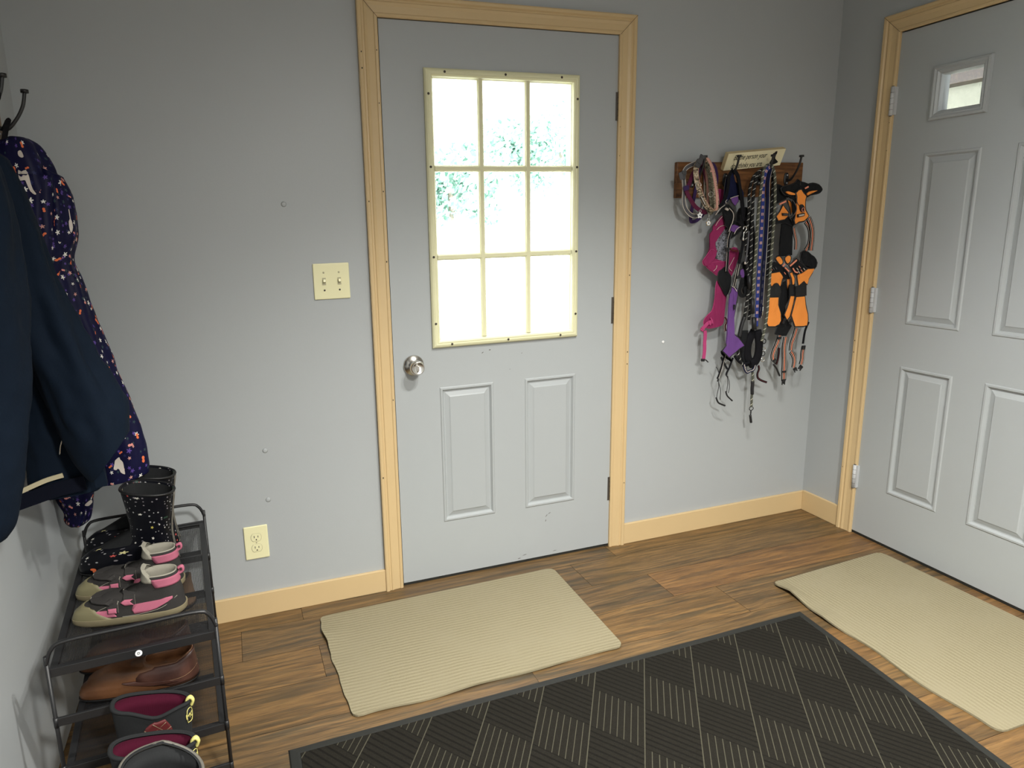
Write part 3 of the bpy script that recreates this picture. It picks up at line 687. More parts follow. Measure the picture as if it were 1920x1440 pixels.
# ------------------------------------------------------------------ shoes: closed contours stacked from the sole up
def interp(rows, z):
    if z <= rows[0][0]: return rows[0][1:]
    for a, b in zip(rows, rows[1:]):
        if z <= b[0]:
            t = (z - a[0]) / max(1e-9, b[0] - a[0]); t = t * t * (3 - 2 * t) * .5 + t * .5
            return tuple(p + (q - p) * t for p, q in zip(a[1:], b[1:]))
    return rows[-1][1:]
class Shoe:
    """rows: (height parameter, front reach, back reach, half width, centre x); slope lifts the front or back of the upper rings"""
    def __init__(s, rows, slope=lambda x, v: 0, n=40, pinch=None, side=None): s.rows, s.slope, s.n, s.pinch, s.side = rows, slope, n, pinch, side
    def pt(s, th, v, off=0):
        xf, xb, w, cx = interp(s.rows, v); c, q = cos(th), sin(th)
        ex = .66
        x = (xf + off) * abs(c) ** ex if c > 0 else -(xb + off) * abs(c) ** .9
        k = s.pinch(x, v) if s.pinch else 1
        y = math.copysign(abs(q) ** (.74 if c > 0 else .88), q) * (w * k + off)
        return Vector((cx + x, y, v + s.slope(cx + x, v) + (s.side(cx + x, v) * max(0, q) if s.side else 0)))
    def shell(s, vs, off=0, bm=None, inner=None, close=True):
        bm = bm or bmesh.new(); lay = bm.loops.layers.uv.verify(); rings = []; meta = []
        for v in vs: rings.append([bm.verts.new(s.pt(2 * pi * k / s.n, v, off)) for k in range(s.n)]); meta.append(v)
        if inner:
            for v, o in inner: rings.append([bm.verts.new(s.pt(2 * pi * k / s.n, v, o)) for k in range(s.n)]); meta.append(v)
        per = .36
        for i in range(len(rings) - 1):
            for k in range(s.n):
                f = bm.faces.new((rings[i][k], rings[i][(k + 1) % s.n], rings[i + 1][(k + 1) % s.n], rings[i + 1][k])); f.smooth = True
                for lp, (a, b) in zip(f.loops, ((k, i), (k + 1, i), (k + 1, i + 1), (k, i + 1))): lp[lay].uv = (a / s.n * per, meta[b] + (.5 if b >= len(vs) else 0))
        if close: bm.faces.new(rings[0][::-1])
        if close is True: bm.faces.new(rings[-1])
        return bm
    def patch(s, quad, off=.0012, th=.0016, nu=14, nv=6):
        """raised panel; quad: four (angle in degrees, height) corners or a list of left/right edge pairs from bottom to top"""
        bm = bmesh.new(); rows = []
        for j in range(nv + 1):
            t = j / nv * (len(quad) - 1); i = min(int(t), len(quad) - 2); f = t - i
            (a0, a1, v0), (b0, b1, v1) = quad[i], quad[i + 1]
            l, r, v = a0 + (b0 - a0) * f, a1 + (b1 - a1) * f, v0 + (v1 - v0) * f
            rows.append([(radians(l + (r - l) * k / nu), v) for k in range(nu + 1)])
        O = [[bm.verts.new(s.pt(a, v, off + th)) for a, v in r] for r in rows]; I = [[bm.verts.new(s.pt(a, v, off - .002)) for a, v in r] for r in rows]
        for j in range(nv):
            for k in range(nu):
                f = bm.faces.new((O[j][k], O[j][k + 1], O[j + 1][k + 1], O[j + 1][k])); f.smooth = True
        per = [O[0][k] for k in range(nu + 1)] + [O[j][nu] for j in range(1, nv + 1)] + [O[nv][k] for k in range(nu - 1, -1, -1)] + [O[j][0] for j in range(nv - 1, 0, -1)]
        pin = [I[0][k] for k in range(nu + 1)] + [I[j][nu] for j in range(1, nv + 1)] + [I[nv][k] for k in range(nu - 1, -1, -1)] + [I[j][0] for j in range(nv - 1, 0, -1)]
        for k in range(len(per)): bm.faces.new((per[k], per[(k + 1) % len(per)], pin[(k + 1) % len(per)], pin[k]))
        return bm
    def ang(s, x, v):
        '''angle of the contour point lying x metres in front of the heel line, on the +y side'''
        xf, xb, w, cx = interp(s.rows, v); d = x - cx
        return math.degrees(math.acos(min(1, (d / xf)) ** (1 / .66))) if d >= 0 else 180 - math.degrees(math.acos(min(1, -d / xb) ** (1 / .9)))
    def line(s, pts, r, off=.002, n=5, flat=1): return TB([s.pt(radians(a), v, off) for a, v in pts], r, 6, n=n, flat=flat)
def place(t, toe, heel, z):
    """stand a shoe so that its toe and heel are at two points of the place"""
    d = Vector((toe.x - heel.x, toe.y - heel.y, 0)); t.location = (heel.x, heel.y, z); t.rotation_euler = (0, 0, math.atan2(d.y, d.x)); return d.length
DROP = ZT - .002
# floral rubber boots; origin at the heel, toe towards +x
def rain_boot(toe, heel, z, H, label):
    t = thing('rain_boot', label, 'rain boot', group='black floral rain boots'); L = place(t, toe, heel, z)
    a = .062; rows = [(.0, L - a - .012, a - .012, .030, a), (.010, L - a, a, .036, a), (.030, L - a + .002, a, .040, a), (.050, L - a - .004, a - .001, .040, a), (.066, L - a - .022, a - .003, .038, a), (.080, L - a - .052, a - .006, .037, a), (.095, .070, a - .010, .037, a),
        (.115, .058, a - .012, .038, a), (.145, .054, a - .008, .041, a), (.185, .058, a - .001, .045, a), (H, .066, a + .008, .052, a)]
    s = Shoe(rows, lambda x, v: max(0, (v - .15)) * .10 * (x - .06) / .06)
    obj('upper', s.shell([.012 + (H - .012) * k / 40 for k in range(41)], 0, None, [(H + .002, -.002), (H, -.005), (H - .004, -.006)], 'bottom'), 'boot', t)
    obj('lining', s.shell([H - .003, H - .010], -.0062, None, [(H - .04, -.0065), (H - .11, -.0065), (.07, -.0065)][::1], False), 'neoprene', t)
    obj('sole', s.shell([0, .003, .010, .0135], .0025), 'blackrubber', t, smooth=False)
    obj('rim', TB([s.pt(2 * pi * k / 32, H, .0005) for k in range(32)], .0032, 8, n=2, closed=True), 'blackrubber', t)
    obj('back_seam', s.line([(172, .03), (176, .09), (177, .14), (177, H - .004)], .0016), 'boottrim', t); obj('back_seam', s.line([(186, .03), (184, .09), (183, .14), (183, H - .004)], .0016), 'boottrim', t)
    return t
rain_boot(on(152, 1066, z=DROP + .02), on(336, 1052, z=DROP + .02), DROP, .246, 'black floral rain boot in front, standing beside the pink and grey shoes on the rack')
rain_boot(on(162, 1030, z=DROP + .02), on(337, 1014, z=DROP + .02), DROP, .246, 'black floral rain boot at the back by the front wall on the top shelf')

def hi_top(toe, heel, z, label):
    t = thing('hook_strap_shoe', label, "child's shoe", group='grey and pink high-top shoes'); L = place(t, toe, heel, z); a = .055
    rows = [(.0, L - a - .012, a - .010, .029, a), (.008, L - a, a - .001, .036, a), (.022, L - a + .002, a, .038, a), (.036, L - a - .003, a - .002, .037, a), (.048, L - a - .018, a - .003, .0355, a), (.060, L - a - .044, a - .004, .034, a), (.072, .058, a - .007, .033, a), (.088, .043, a - .010, .032, a), (.112, .037, a - .010, .033, a)]
    s = Shoe(rows, lambda x, v: max(0, v - .06) * (.30 if x > .085 else .0) * (x - .085) / .03 + max(0, v - .05) * .02)
    obj('upper', s.shell([.014 + .094 * k / 24 for k in range(25)], 0, None, [(.110, -.003), (.107, -.0075), (.085, -.0085), (.055, -.009)]), 'charcoal', t)
    obj('sole', s.shell([0, .003, .009, .017, .021, .0215], .0035), 'gum', t)
    obj('toe_cap', s.patch([(-70, 70, .016), (-64, 64, .026), (-54, 54, .038), (-44, 44, .047), (-30, 30, .052)], .0008, .0018, 20, 8), 'toecap', t)
    X = lambda f, v: s.ang(f * L, v)
    for sg in (1, -1):
        e = lambda q: [(sg * X(x, v), sg * X(y, v), v) for x, y, v in q]; l_ = lambda q: [(sg * X(x, v), v) for x, v in q]
        obj('toe_panel', s.patch(e([(.80, .60, .026), (.80, .62, .034), (.76, .66, .043)]), .001, .0012), 'shoepink', t)
        obj('side_panel', s.patch(e([(.44, .34, .027), (.46, .20, .038), (.44, .10, .050), (.16, .10, .055)]), .001, .0012), 'shoepink', t)
        obj('stitching', s.line(l_([(.55, .023), (.40, .024), (.20, .032), (.06, .052)]), .0007, .001), 'greylining', t)
        obj('stitching', s.line(l_([(.82, .023), (.80, .036), (.72, .048), (.62, .055)]), .0007, .001), 'greylining', t)
    for x0, va, vb, w_ in ((.62, .036, .062, .095), (.47, .052, .092, .10)):
        top = max(v for v in [va + .002 * k for k in range(40)] if v <= vb and interp(s.rows, v)[0] + interp(s.rows, v)[3] > x0 * L + .002)
        vv = [va + (top - va) * k / 7 for k in range(8)]; half = [s.pt(radians(X(x0, v)), v, .003) for v in vv]; topp = s.pt(radians(X(x0, top)) * .35, top, .0035)
        path = half + [topp, Vector((topp.x, -topp.y, topp.z))] + [Vector((p.x, -p.y, p.z)) for p in half[::-1]]
        st = obj('closing_strap', ST(path, w_ * L, .0032, (1, 0, 0), 3), 'charcoal', t, bevel=.001)
        for u in (-.47, .47): obj('strap_edge', TB([p + Vector((u * w_ * L, 0, 0)) for p in path], .0011, 6, 3), 'greylining', st)
        for sg in (1, -1): obj('strap_tip', s.patch([(sg * X(x0 + w_ * .36, va), sg * X(x0 - w_ * .36, va), va), (sg * X(x0 + w_ * .36, va + .012), sg * X(x0 - w_ * .36, va + .012), va + .012)], .0046, .0012, 6, 3), 'shoepink', st)
    obj('collar_band', s.patch([(88, 272, .083), (82, 278, .095), (80, 280, .104)], .0008, .0022, 28, 6), 'shoepink', t)
    obj('lining', s.shell([.100, .108], -.0025, None, [(.113, -.003), (.112, -.006), (.100, -.010), (.070, -.011), (.050, -.011)], False), 'greylining', t)
    obj('tongue', s.patch([(-84, 84, .096), (-76, 76, .106), (-56, 56, .117), (-24, 24, .124)], -.005, .0068, 14, 6), 'greylining', t)
    obj('heel_loop', TB([s.pt(pi, .098, .001), s.pt(pi, .104, .011), s.pt(pi, .115, .010), s.pt(pi, .112, .0)], .0035, 8, n=5, flat=1.9), 'shoepink', t)
    return t
hi_top(on(140, 1158, z=DROP + .02), on(349, 1126, z=DROP + .02), DROP, 'grey and pink high-top strap shoe, nearest on the top shelf')
hi_top(on(146, 1112, z=DROP + .02), on(345, 1080, z=DROP + .02), DROP, 'grey and pink high-top strap shoe next to the floral rain boots')

def slip_shoe(toe, heel, z, label, up, back, lining='brownleather', H=.075, group=None):
    t = thing('leather_shoe', label, 'shoe', group=group); L = place(t, toe, heel, z); a = .075
    rows = [(.0, L - a - .01, a - .008, .034, a), (.010, L - a, a, .041, a), (.024, L - a + .001, a, .043, a), (.038, L - a - .005, a - .001, .0425, a), (.050, L - a - .024, a - .003, .041, a), (.060, L - a - .066, a - .005, .038, a), (.068, .064, a - .007, .034, a), (H, .055, a - .007, .032, a)]
    s = Shoe(rows, lambda x, v: max(0, v - .045) * (.5 * max(0, x - .10) / .05 + .75 * max(0, .05 - x) / .05))
    obj('upper', s.shell([.012 + (H - .012) * k / 20 for k in range(21)], 0, None, [(H + .0015, -.002), (H, -.004), (H - .02, -.006), (.035, -.007)]), up, t)
    obj('sole', s.shell([0, .003, .010, .0125], .003), 'blackrubber', t)
    obj('quarter', s.patch([(95, 265, .016), (80, 280, .036), (75, 285, .056), (72, 288, H - .002)], .0008, .0016, 34, 8), back, t)
    for sg in (1, -1):
        obj('crossed_band', s.patch([(sg * s.ang(a_ * L, v_), sg * s.ang(b_ * L, v_), v_) for a_, b_, v_ in ((.62, .52, .048), (.50, .36, .038), (.34, .16, .026))], .0024, .0012), back, t)
        obj('stitching', s.line([(sg * 170, .046), (sg * 140, .040), (sg * 110, .034), (sg * 85, .034)], .0007, .003), 'suede', t)
    return t
z2 = .178
slip_shoe(on(150, 1300, z=z2 + .02), on(372, 1255, z=z2 + .02), z2, 'brown leather slip-on shoe in front on the lower shelf under the D badge', 'tanleather', 'brownleather', group='brown shoes on the lower shelf')
slip_shoe(on(150, 1250, z=z2 + .02), on(360, 1206, z=z2 + .02), z2, 'brown leather slip-on shoe behind its mate on the lower shelf', 'tanleather', 'brownleather', group='brown shoes on the lower shelf')
slip_shoe(on(170, 1170, z=z2 + .02), on(366, 1120, z=z2 + .02), z2, 'taupe suede shoe at the far end of the lower shelf, heel seen through the mesh', 'suede', 'suede', H=.085)

def shaft_boot(rimF, rimB, zr, label, patchy=True, L=.25, hw=.037, foot_mat='blackrubber'):
    """tall pull-on boot given by the front and back points of its rim"""
    t = thing('pull_on_boot', label, 'boot', group='black pull-on boots by the rack' if patchy else None)
    d = Vector((rimF.x - rimB.x, rimF.y - rimB.y, 0)); D = d.length; a = D / 2
    t.location = (rimB.x, rimB.y, 0); t.rotation_euler = (0, 0, math.atan2(d.y, d.x)); H = zr
    rows = [(.0, L - a - .012, a - .012, .036, a), (.012, L - a, a, .043, a), (.035, L - a + .003, a, .045, a), (.055, L - a - .006, a - .001, .045, a), (.075, L - a - .035, a - .004, .043, a), (.095, L - a - .085, a - .008, .041, a), (.115, a - .002, a - .012, .041, a), (.15, a - .010, a - .012, .042, a), (.22, a - .006, a - .004, hw - .006, a), (H, a, a, hw, a)]
    dip = lambda x, v: -max(0, v - H + .06) * (.30 * max(0, 1 - abs(x - a * .9) / (a * .6)) if patchy else -.35 * max(0, 1 - abs(x - a) / a))
    s = Shoe(rows, lambda x, v: (0 if patchy else dip(x, v)) + max(0, v - .2) * .12 * (x - a) / a, side=dip if patchy else None)
    obj('upper', s.shell([.014 + (H - .014) * k / 36 for k in range(37)], 0, None, [(H + .003, -.003), (H + .001, -.007)], 'bottom'), 'neoprene', t)
    obj('lining', s.shell([H - .004, H - .002], -.0062, None, [(H - .03, -.008), (H - .10, -.008), (.12, -.008)], False), 'redlining' if patchy else 'neoprene', t)
    obj('rubber_foot', s.shell([.008, .03, .05, .07, .085, .088], .002), foot_mat, t); obj('sole', s.shell([0, .004, .010, .013], .005), foot_mat, t)
    obj('rim', TB([s.pt(2 * pi * k / 32, H, -.001) for k in range(32)], .0042, 8, n=2, closed=True), 'neoprene' if patchy else 'boottrim', t)
    if patchy:
        e = s.patch([(99, 100, H - .085), (82, 116, H - .055), (84, 114, H - .040), (92, 106, H - .012)], .001, .0012, 8, 8); q = obj('diamond_patch', e, 'diamondred', t); q['label'] = 'maroon rubber diamond patch'
        for l in ([(84, H - .042), (99, H - .070)], [(114, H - .042), (92, H - .066)], [(90, H - .020), (110, H - .062)], [(107, H - .022), (88, H - .060)]): obj('patch_line', s.line(l, .0007, .0024), 'gum', q)
        lab = obj('heel_label', s.patch([(150, 168, H - .052), (150, 168, H - .020)], .001, .0008, 6, 4), 'black', t)
        obj('label_border', s.line([(149, H - .053), (169, H - .053), (169, H - .019), (149, H - .019), (149, H - .053)], .0009, .0022, 3), 'yellow', lab)
        def pl(x, y, z):
            v = H - .036 + y; th = radians(159) + x / .055; return s.pt(th, v, .0024 + z)
        text_mesh('MC', .020, 'yellow', lab, pl)
        obj('pull_tab', TB([s.pt(radians(172), H - .012, .002), s.pt(radians(172), H + .002, .006), s.pt(radians(172), H + .010, .001), s.pt(radians(172), H + .002, -.006), s.pt(radians(172), H - .012, -.008)], .004, 8, n=4, flat=1.6), 'yellow', t)
    return t
yb = -.872
shaft_boot(on(209, 1330, y=yb + .01), on(356, 1302, y=yb + .02), on(285, 1324, y=yb).z, 'black pull-on boot with crimson lining, closest to the end of the rack')
yb = -.985
shaft_boot(on(205, 1412, y=yb), on(366, 1378, y=yb + .01), on(285, 1400, y=yb).z, 'black pull-on boot with crimson lining between its mate and the big plain black boot')
yb = -1.115
shaft_boot(on(216, 1432, y=yb), on(382, 1452, y=yb), on(300, 1452, y=yb).z, 'large plain black boot with a wide dark opening at the bottom edge of the photo', False, .30, .062)

# ------------------------------------------------------------------ coat rail on the left wall
rail = thing('coat_rail', 'brown wooden coat rail with black hooks high on the left wall', 'coat rack', (XL, -.70, 1.655))
obj('board', B(0, .020, -.55, .475, -.045, .045), 'coat_rail', rail, bevel=.004)
def wall_hook(parent, base, tip, name='hook', plate=True, out=Vector((1, 0, 0)), r=.0045, mat='black_metal'):
    """iron hook: back plate, an arm that sweeps out and up, and a flat button at its tip"""
    b, t = Vector(base), Vector(tip); d = t - b; u = Vector((0, 0, 1)); o_ = out * d.dot(out)
    pts = [b, b + o_ * .30 - u * .004, b + o_ * .62 + u * d.z * .22, b + o_ * .88 + u * d.z * .60, t]
    bm = TB(pts, [r * 1.25, r * 1.2, r, r, r], 8, wdir=out.cross(u))
    h = obj(name, bm, mat, parent)
    ax = Vector((0, 0, 1)); 
    b2 = TB([t - ax * .003, t + ax * .005], .0095 if r > .004 else .008, 10, smooth=False); obj('hook_tip', b2, mat, h)
    s = out.cross(u)
    if plate:
        b3 = TB([b - u * .026, b - u * .012, b + u * .012, b + u * .026], [.007, .013, .013, .008], 10, flat=.35, wdir=out, n=3); obj('back_plate', b3, mat, h)
        for z in (-.016, .016): obj('screw', TB([b + u * z + out * .0035, b + u * z + out * .0062], .003, 8, smooth=False), 'hinge_grey', h)
    return h
hk1 = on(46, 172, y=-.275); hk2 = on(4, 142, y=-.46); 
for hp in (hk1, hk2): wall_hook(rail, Vector((.020, hp.y + .70, -.012)), hp - Vector((XL, -.70, 1.655)))
for y in (-.68, -.90, -1.12): wall_hook(rail, Vector((.020, y + .70, -.012)), Vector((.104, y + .70, hk1.z - 1.655)))

# ------------------------------------------------------------------ coats: lofted cloth with folds
def garment(name, parent, rows, mat, nfold=9, seed=0, seg=56, sub=8, thick=.005, cap=True, arc=None, solid=True):
    """rows: (centre, half extent along a, half extent along b, fold depth, a-axis, b-axis) down a path"""
    bm = bmesh.new(); lay = bm.loops.layers.uv.verify(); n = len(rows)
    C_ = catmull([r[0] for r in rows], sub); E = catmull([(r[1], r[2], r[3]) for r in rows], sub)
    A_ = catmull([r[4] for r in rows], sub); B_ = catmull([r[5] for r in rows], sub); rings = []; L = 0; vs = []
    for i, c in enumerate(C_):
        if i: L += (C_[i] - C_[i - 1]).length
        ring = []
        for k in range(seg):
            th = 2 * pi * k / seg
            f = sin(th * nfold + seed + L * 7 + 1.6 * sin(th * 2 + seed)) * .6 + .7 * noise.noise(Vector((cos(th) * 1.6 + seed, sin(th) * 1.6, L * 7)))
            wr = .35 * E[i].z * noise.noise(Vector((cos(th) * 3 + seed * 2, sin(th) * 3, L * 26)))
            d = E[i].z * f + wr
            ring.append(bm.verts.new(c + A_[i].normalized() * cos(th) * (E[i].x + d) + B_[i].normalized() * sin(th) * (E[i].y + d)))
        rings.append(ring); vs.append(L)
    for i in range(len(rings) - 1):
        for k in range(seg):
            f = bm.faces.new((rings[i][k], rings[i][(k + 1) % seg], rings[i + 1][(k + 1) % seg], rings[i + 1][k])); f.smooth = True
            for lp, (a, b) in zip(f.loops, ((k, i), (k + 1, i), (k + 1, i + 1), (k, i + 1))): lp[lay].uv = (a / seg * .45 + seed, vs[b])
    if cap: bm.faces.new(rings[0]); 
    o = obj(name, bm, mat, parent)
    if solid: m = o.modifiers.new('thickness', 'SOLIDIFY'); m.thickness = thick; m.offset = -1
    return o
XA, YA, ZA = Vector((1, 0, 0)), Vector((0, 1, 0)), Vector((0, 0, 1))
def hrow(pxr, py, y, left, ry, fold, lean=0):
    """horizontal section whose right outline is at pixel (pxr, py) in the plane y, reaching left to the world x `left`"""
    p = on(pxr, py, y=y); return (Vector(((p.x + left) / 2, y, p.z)), (p.x - left) / 2, ry, fold, XA, YA)
def prow(px, py, half, y, ry, fold, tilt=0):
    """section of a sleeve centred on a pixel, `half` pixels wide each way, across a direction tilted by `tilt` degrees"""
    c = on(px, py, y=y); a = radians(tilt); q = on(px + half * cos(a), py + half * sin(a), y=y) - c
    return (c, q.length, ry, fold, q.normalized(), YA)
kc = thing('hooded_jacket', "child's navy hooded jacket with a floral and animal print, hanging from the farthest hook", 'coat', (hk1.x - .03, hk1.y, 1.60))
KO = kc.location.copy()
def settle(o, t):      # parts are modelled in place; move them into the frame of their thing
    o.data.transform(Matrix.Translation(-t.location)); return o
yk = -.27
WX = XL + .012
settle(garment('hood', kc, [prow(36, 259, 17, yk, .04, .003, 4), prow(40, 272, 36, yk, .065, .007, 8), prow(46, 310, 50, yk, .08, .010, 6), prow(60, 372, 58, yk, .08, .010), prow(70, 440, 54, yk, .07, .010)], 'kidcoat', 5, .3, thick=.008), kc)
settle(garment('body', kc, [hrow(112, 330, yk - .02, WX, .06, .006), hrow(118, 420, yk - .02, WX, .09, .012), hrow(120, 560, yk - .01, WX, .10, .014), hrow(140, 700, yk, WX, .10, .016), hrow(160, 800, yk + .01, WX, .10, .016), hrow(165, 862, yk + .02, WX, .10, .014)], 'kidcoat', 7, 1.2), kc)
settle(garment('sleeve', kc, [prow(88, 318, 34, yk, .045, .004, 25), prow(104, 372, 38, yk, .055, .006, 8), prow(110, 440, 38, yk, .058, .007, 0), prow(106, 490, 33, yk, .052, .005, -8), prow(124, 545, 36, yk, .052, .006, -20), prow(146, 610, 36, yk, .052, .006, -22), prow(178, 680, 34, yk, .05, .007, -20), prow(190, 708, 32, yk, .048, .004, -18), prow(206, 760, 38, yk, .052, .007, -16), prow(228, 830, 43, yk, .055, .008, -16), prow(238, 872, 44, yk, .055, .006, -14), prow(239, 893, 44, yk, .055, .003, -16)], 'kidcoat', 5, 2.1, seg=48), kc)
settle(garment('sleeve', kc, [prow(80, 700, 44, -.20, .04, .004, 0), prow(105, 820, 44, -.20, .045, .006, -6), prow(134, 905, 42, -.20, .045, .006, -10), prow(142, 935, 34, -.20, .04, .006, -8), prow(146, 960, 27, -.20, .03, .006, -6), prow(144, 976, 24, -.20, .028, .006, -4), prow(143, 985, 14, -.20, .016, .002, -4)], 'kidcoat', 5, 3.3, seg=40), kc)
settle(obj('hanging_loop', ST([on(6, 246, y=yk - .01), on(16, 226, y=yk - .02), on(12, 236, y=yk - .04), on(4, 290, y=yk - .05)], .012, .003), 'bweb', kc), kc)
def printed(part, shapes, mat, name, n=2, also=()):
    '''print shapes lying on the cloth: each outline is dropped onto the garment's own surface'''
    from mathutils.bvhtree import BVHTree
    off = part.parent.location; trees = [BVHTree.FromPolygons([v.co for v in m.data.vertices], [p.vertices[:] for p in m.data.polygons]) for m in (part, *also)]
    for pts in shapes:
        bm = bmesh.new(); P = catmull([(x, y, 0) for x, y in pts], n, True); f = bm.faces.new([bm.verts.new(p) for p in P]); bmesh.ops.triangulate(bm, faces=[f])
        bmesh.ops.subdivide_edges(bm, edges=bm.edges[:], cuts=1); bmesh.ops.triangulate(bm, faces=bm.faces[:]); ok = True
        for v in bm.verts:
            d = ray(v.co.x, v.co.y).normalized(); hs = [q for q in (tr.ray_cast(CP - off, d) for tr in trees) if q[0]]
            if not hs: ok = False; break
            h = min(hs, key=lambda q: q[3])
            v.co = h[0] - d * .0016
        if not ok: bm.free(); continue
        obj(name, bm, mat, part)
def q6(pts): return [(x / 6, 220 + y / 6) for x, y in pts]
def q3(pts): return [(x * .20833, 700 + y * .20833) for x, y in pts]
hood_, sl1, sl2 = [o for o in kc.children if o.name.startswith('hood')][0], *[o for o in kc.children if o.name.startswith('sleeve')]
printed(hood_, [q6([(205, 590), (240, 610), (290, 590), (325, 660), (345, 740), (372, 812), (408, 860), (388, 868), (340, 830), (300, 745), (278, 705), (225, 712), (206, 650)]), q6([(200, 385), (235, 372), (266, 440), (240, 452), (207, 430)])], 'reflect', 'printed_animal', 2, [o for o in kc.children if o is not hood_])
printed(sl1, [q6([(770, 1040), (780, 1042), (797, 1145), (808, 1165), (822, 1240), (802, 1300), (780, 1240), (774, 1170), (785, 1140)])], 'reflect', 'printed_animal')
printed(sl1, [q3([(1045, 775), (1072, 755), (1082, 776), (1106, 800), (1116, 850), (1126, 900), (1118, 908), (1085, 890), (1068, 850), (1050, 870), (1022, 864), (1030, 820), (1034, 790)])], 'reflect', 'printed_animal')
printed(sl2, [q3([(770, 1175), (818, 1138), (832, 1160), (800, 1192), (766, 1192)])], 'reflect', 'printed_animal')
nj = thing('softshell_jacket', 'dark navy jacket hanging in front of the floral one on the left wall', 'coat', (hk2.x - .03, hk2.y - .1, 1.58))
yj = -.62
WX = XL + .024
settle(garment('body', nj, [hrow(16, 300, -.52, WX, .05, .004), hrow(46, 420, -.52, WX, .065, .008), hrow(76, 560, -.51, WX, .068, .010), hrow(120, 700, -.50, WX, .070, .012), hrow(160, 800, -.50, WX, .070, .012), hrow(188, 870, -.50, WX, .068, .010), hrow(199, 908, -.50, WX, .066, .005)], 'navy', 5, .7, seg=64), nj)
settle(garment('sleeve', nj, [prow(-14, 282, 34, yj, .045, .004, 30), prow(4, 340, 46, yj, .055, .006, 20), prow(24, 420, 52, yj, .058, .009, 4), prow(48, 510, 54, yj, .060, .011, -12), prow(84, 600, 56, yj, .060, .012, -22), prow(121, 680, 62, yj, .060, .013, -28), prow(156, 760, 70, yj, .058, .012, -36), prow(184, 812, 72, yj, .056, .009, -44), prow(202, 846, 64, yj, .052, .004, -52), prow(208, 856, 58, yj, .050, .002, -54)], 'navy', 3, 1.7, seg=56), nj)
settle(garment('front_panel', nj, [prow(-78, 250, 16, -.80, .02, .001, 10), prow(-70, 268, 42, -.82, .04, .003, 10), prow(-60, 300, 60, -.82, .05, .004, 10), prow(-50, 400, 76, -.82, .07, .008), prow(-44, 500, 84, -.82, .075, .010), prow(-34, 600, 86, -.82, .08, .010), prow(-30, 700, 82, -.82, .08, .010), prow(-34, 800, 80, -.82, .075, .010), prow(-40, 900, 78, -.82, .07, .009), prow(-46, 975, 74, -.82, .065, .006), prow(-50, 1008, 62, -.82, .06, .003)], 'navy', 4, 4.7, seg=56), nj)
settle(obj('lining_edge', ST([on(36, 923, y=-.578), on(60, 912, y=-.578), on(88, 900, y=-.578), on(118, 891, y=-.578)], .011, .004), 'cream_cloth', nj), nj)
settle(obj('hem_band', ST([on(16, 950, y=-.575), on(60, 934, y=-.575), on(110, 917, y=-.575), on(160, 905, y=-.575)], .036, .004), 'navy_in', nj), nj)
settle(obj('cuff', ST([on(178, 868, y=-.586), on(186, 890, y=-.588), on(191, 912, y=-.588)], .026, .006), 'navy', nj), nj)
settle(obj('zip_pull', TB([on(116, 826, y=-.585), on(113, 838, y=-.585), on(112, 852, y=-.585)], .0014, 6), 'steel', nj), nj)
settle(obj('hanging_loop', ST([hk2 + Vector((-.03, 0, -.06)), hk2 + Vector((-.016, 0, -.035)), hk2 + Vector((-.012, -.012, -.05)), hk2 + Vector((-.03, -.03, -.09))], .010, .003), 'bweb', nj), nj)

# ------------------------------------------------------------------ dog-lead rack on the front wall
hookpx = [(1322, 294), (1386, 293), (1450, 292), (1503, 293)]; YT = -.092
tips = [on(*q, y=YT) for q in hookpx]
a, b = on(1270, 306, y=-.018), on(1502, 362, y=-.018)
hr = thing('hook_board', 'oak board with four black iron hooks on the wall between the two doors', 'hook rack', ((a.x + b.x) / 2, 0, (a.z + b.z) / 2 - .004))
hw_, hh_ = (b.x - a.x) / 2, .069
obj('board', B(-hw_, hw_, -.019, 0, -hh_, hh_), 'oak', hr, bevel=.003)
HB = [Vector((t.x, -.019, t.z - .085)) for t in tips]
for t, hb in zip(tips, HB): wall_hook(hr, hb - hr.location, t - hr.location, out=Vector((0, -1, 0)), r=.0042)

# leaning sign held behind the hook arms
sg = thing('wooden_sign', 'cream wooden sign with italic lettering about a dog, leaning behind the hooks', 'sign')
bl, br, tl, tr_ = on(1355, 320.5, y=-.034), on(1461, 310, y=-.034), on(1370, 287, y=-.066), on(1474, 281, y=-.066)
ex = (br - bl); wS = ex.length; ex.normalize(); ey = ((tl - bl) + (tr_ - br)) / 2; hS = ey.length; ey = (ey - ex * ey.dot(ex)).normalized(); ez = ex.cross(ey)
cS = (bl + br + tl + tr_) / 4; sg.matrix_world = Matrix.Translation(cS) @ Matrix((ex, ey, ez)).transposed().to_4x4()
obj('board', B(-wS / 2, wS / 2, -hS / 2, hS / 2, -.020, 0), 'signwood', sg, bevel=.0015)
obj('board_edge', B(-wS / 2 - .0006, wS / 2 + .0006, -hS / 2 - .0006, hS / 2 + .0006, -.0206, -.0022), 'signedge', sg)
for body, x, y in (('Be the person your', -.030, .016), ('dog thinks you are.', -.034, -.019)):
    text_mesh(body, .031, 'dark', sg, lambda u, v, w, x=x, y=y: Vector((x + u, y + v, .0006 + w)), .28, 1.0, .66, .0002)
bm = bmesh.new(); sil = [(0.0, -.030), (.014, -.028), (.020, -.027), (.034, -.021), (.036, -.018), (.020, -.022), (.017, -.014), (.014, -.002), (.011, .010), (.014, .018), (.013, .026), (.009, .031), (.007, .028), (.002, .028), (.000, .023), (-.006, .021), (-.008, .017), (-.002, .014), (.000, .008), (-.004, -.004), (-.008, -.016), (-.006, -.028)]
f = bm.faces.new([bm.verts.new((.088 + x, y, .0006)) for x, y in sil]); bmesh.ops.triangulate(bm, faces=[f]); obj('sitting_dog_silhouette', bm, 'dark', sg)

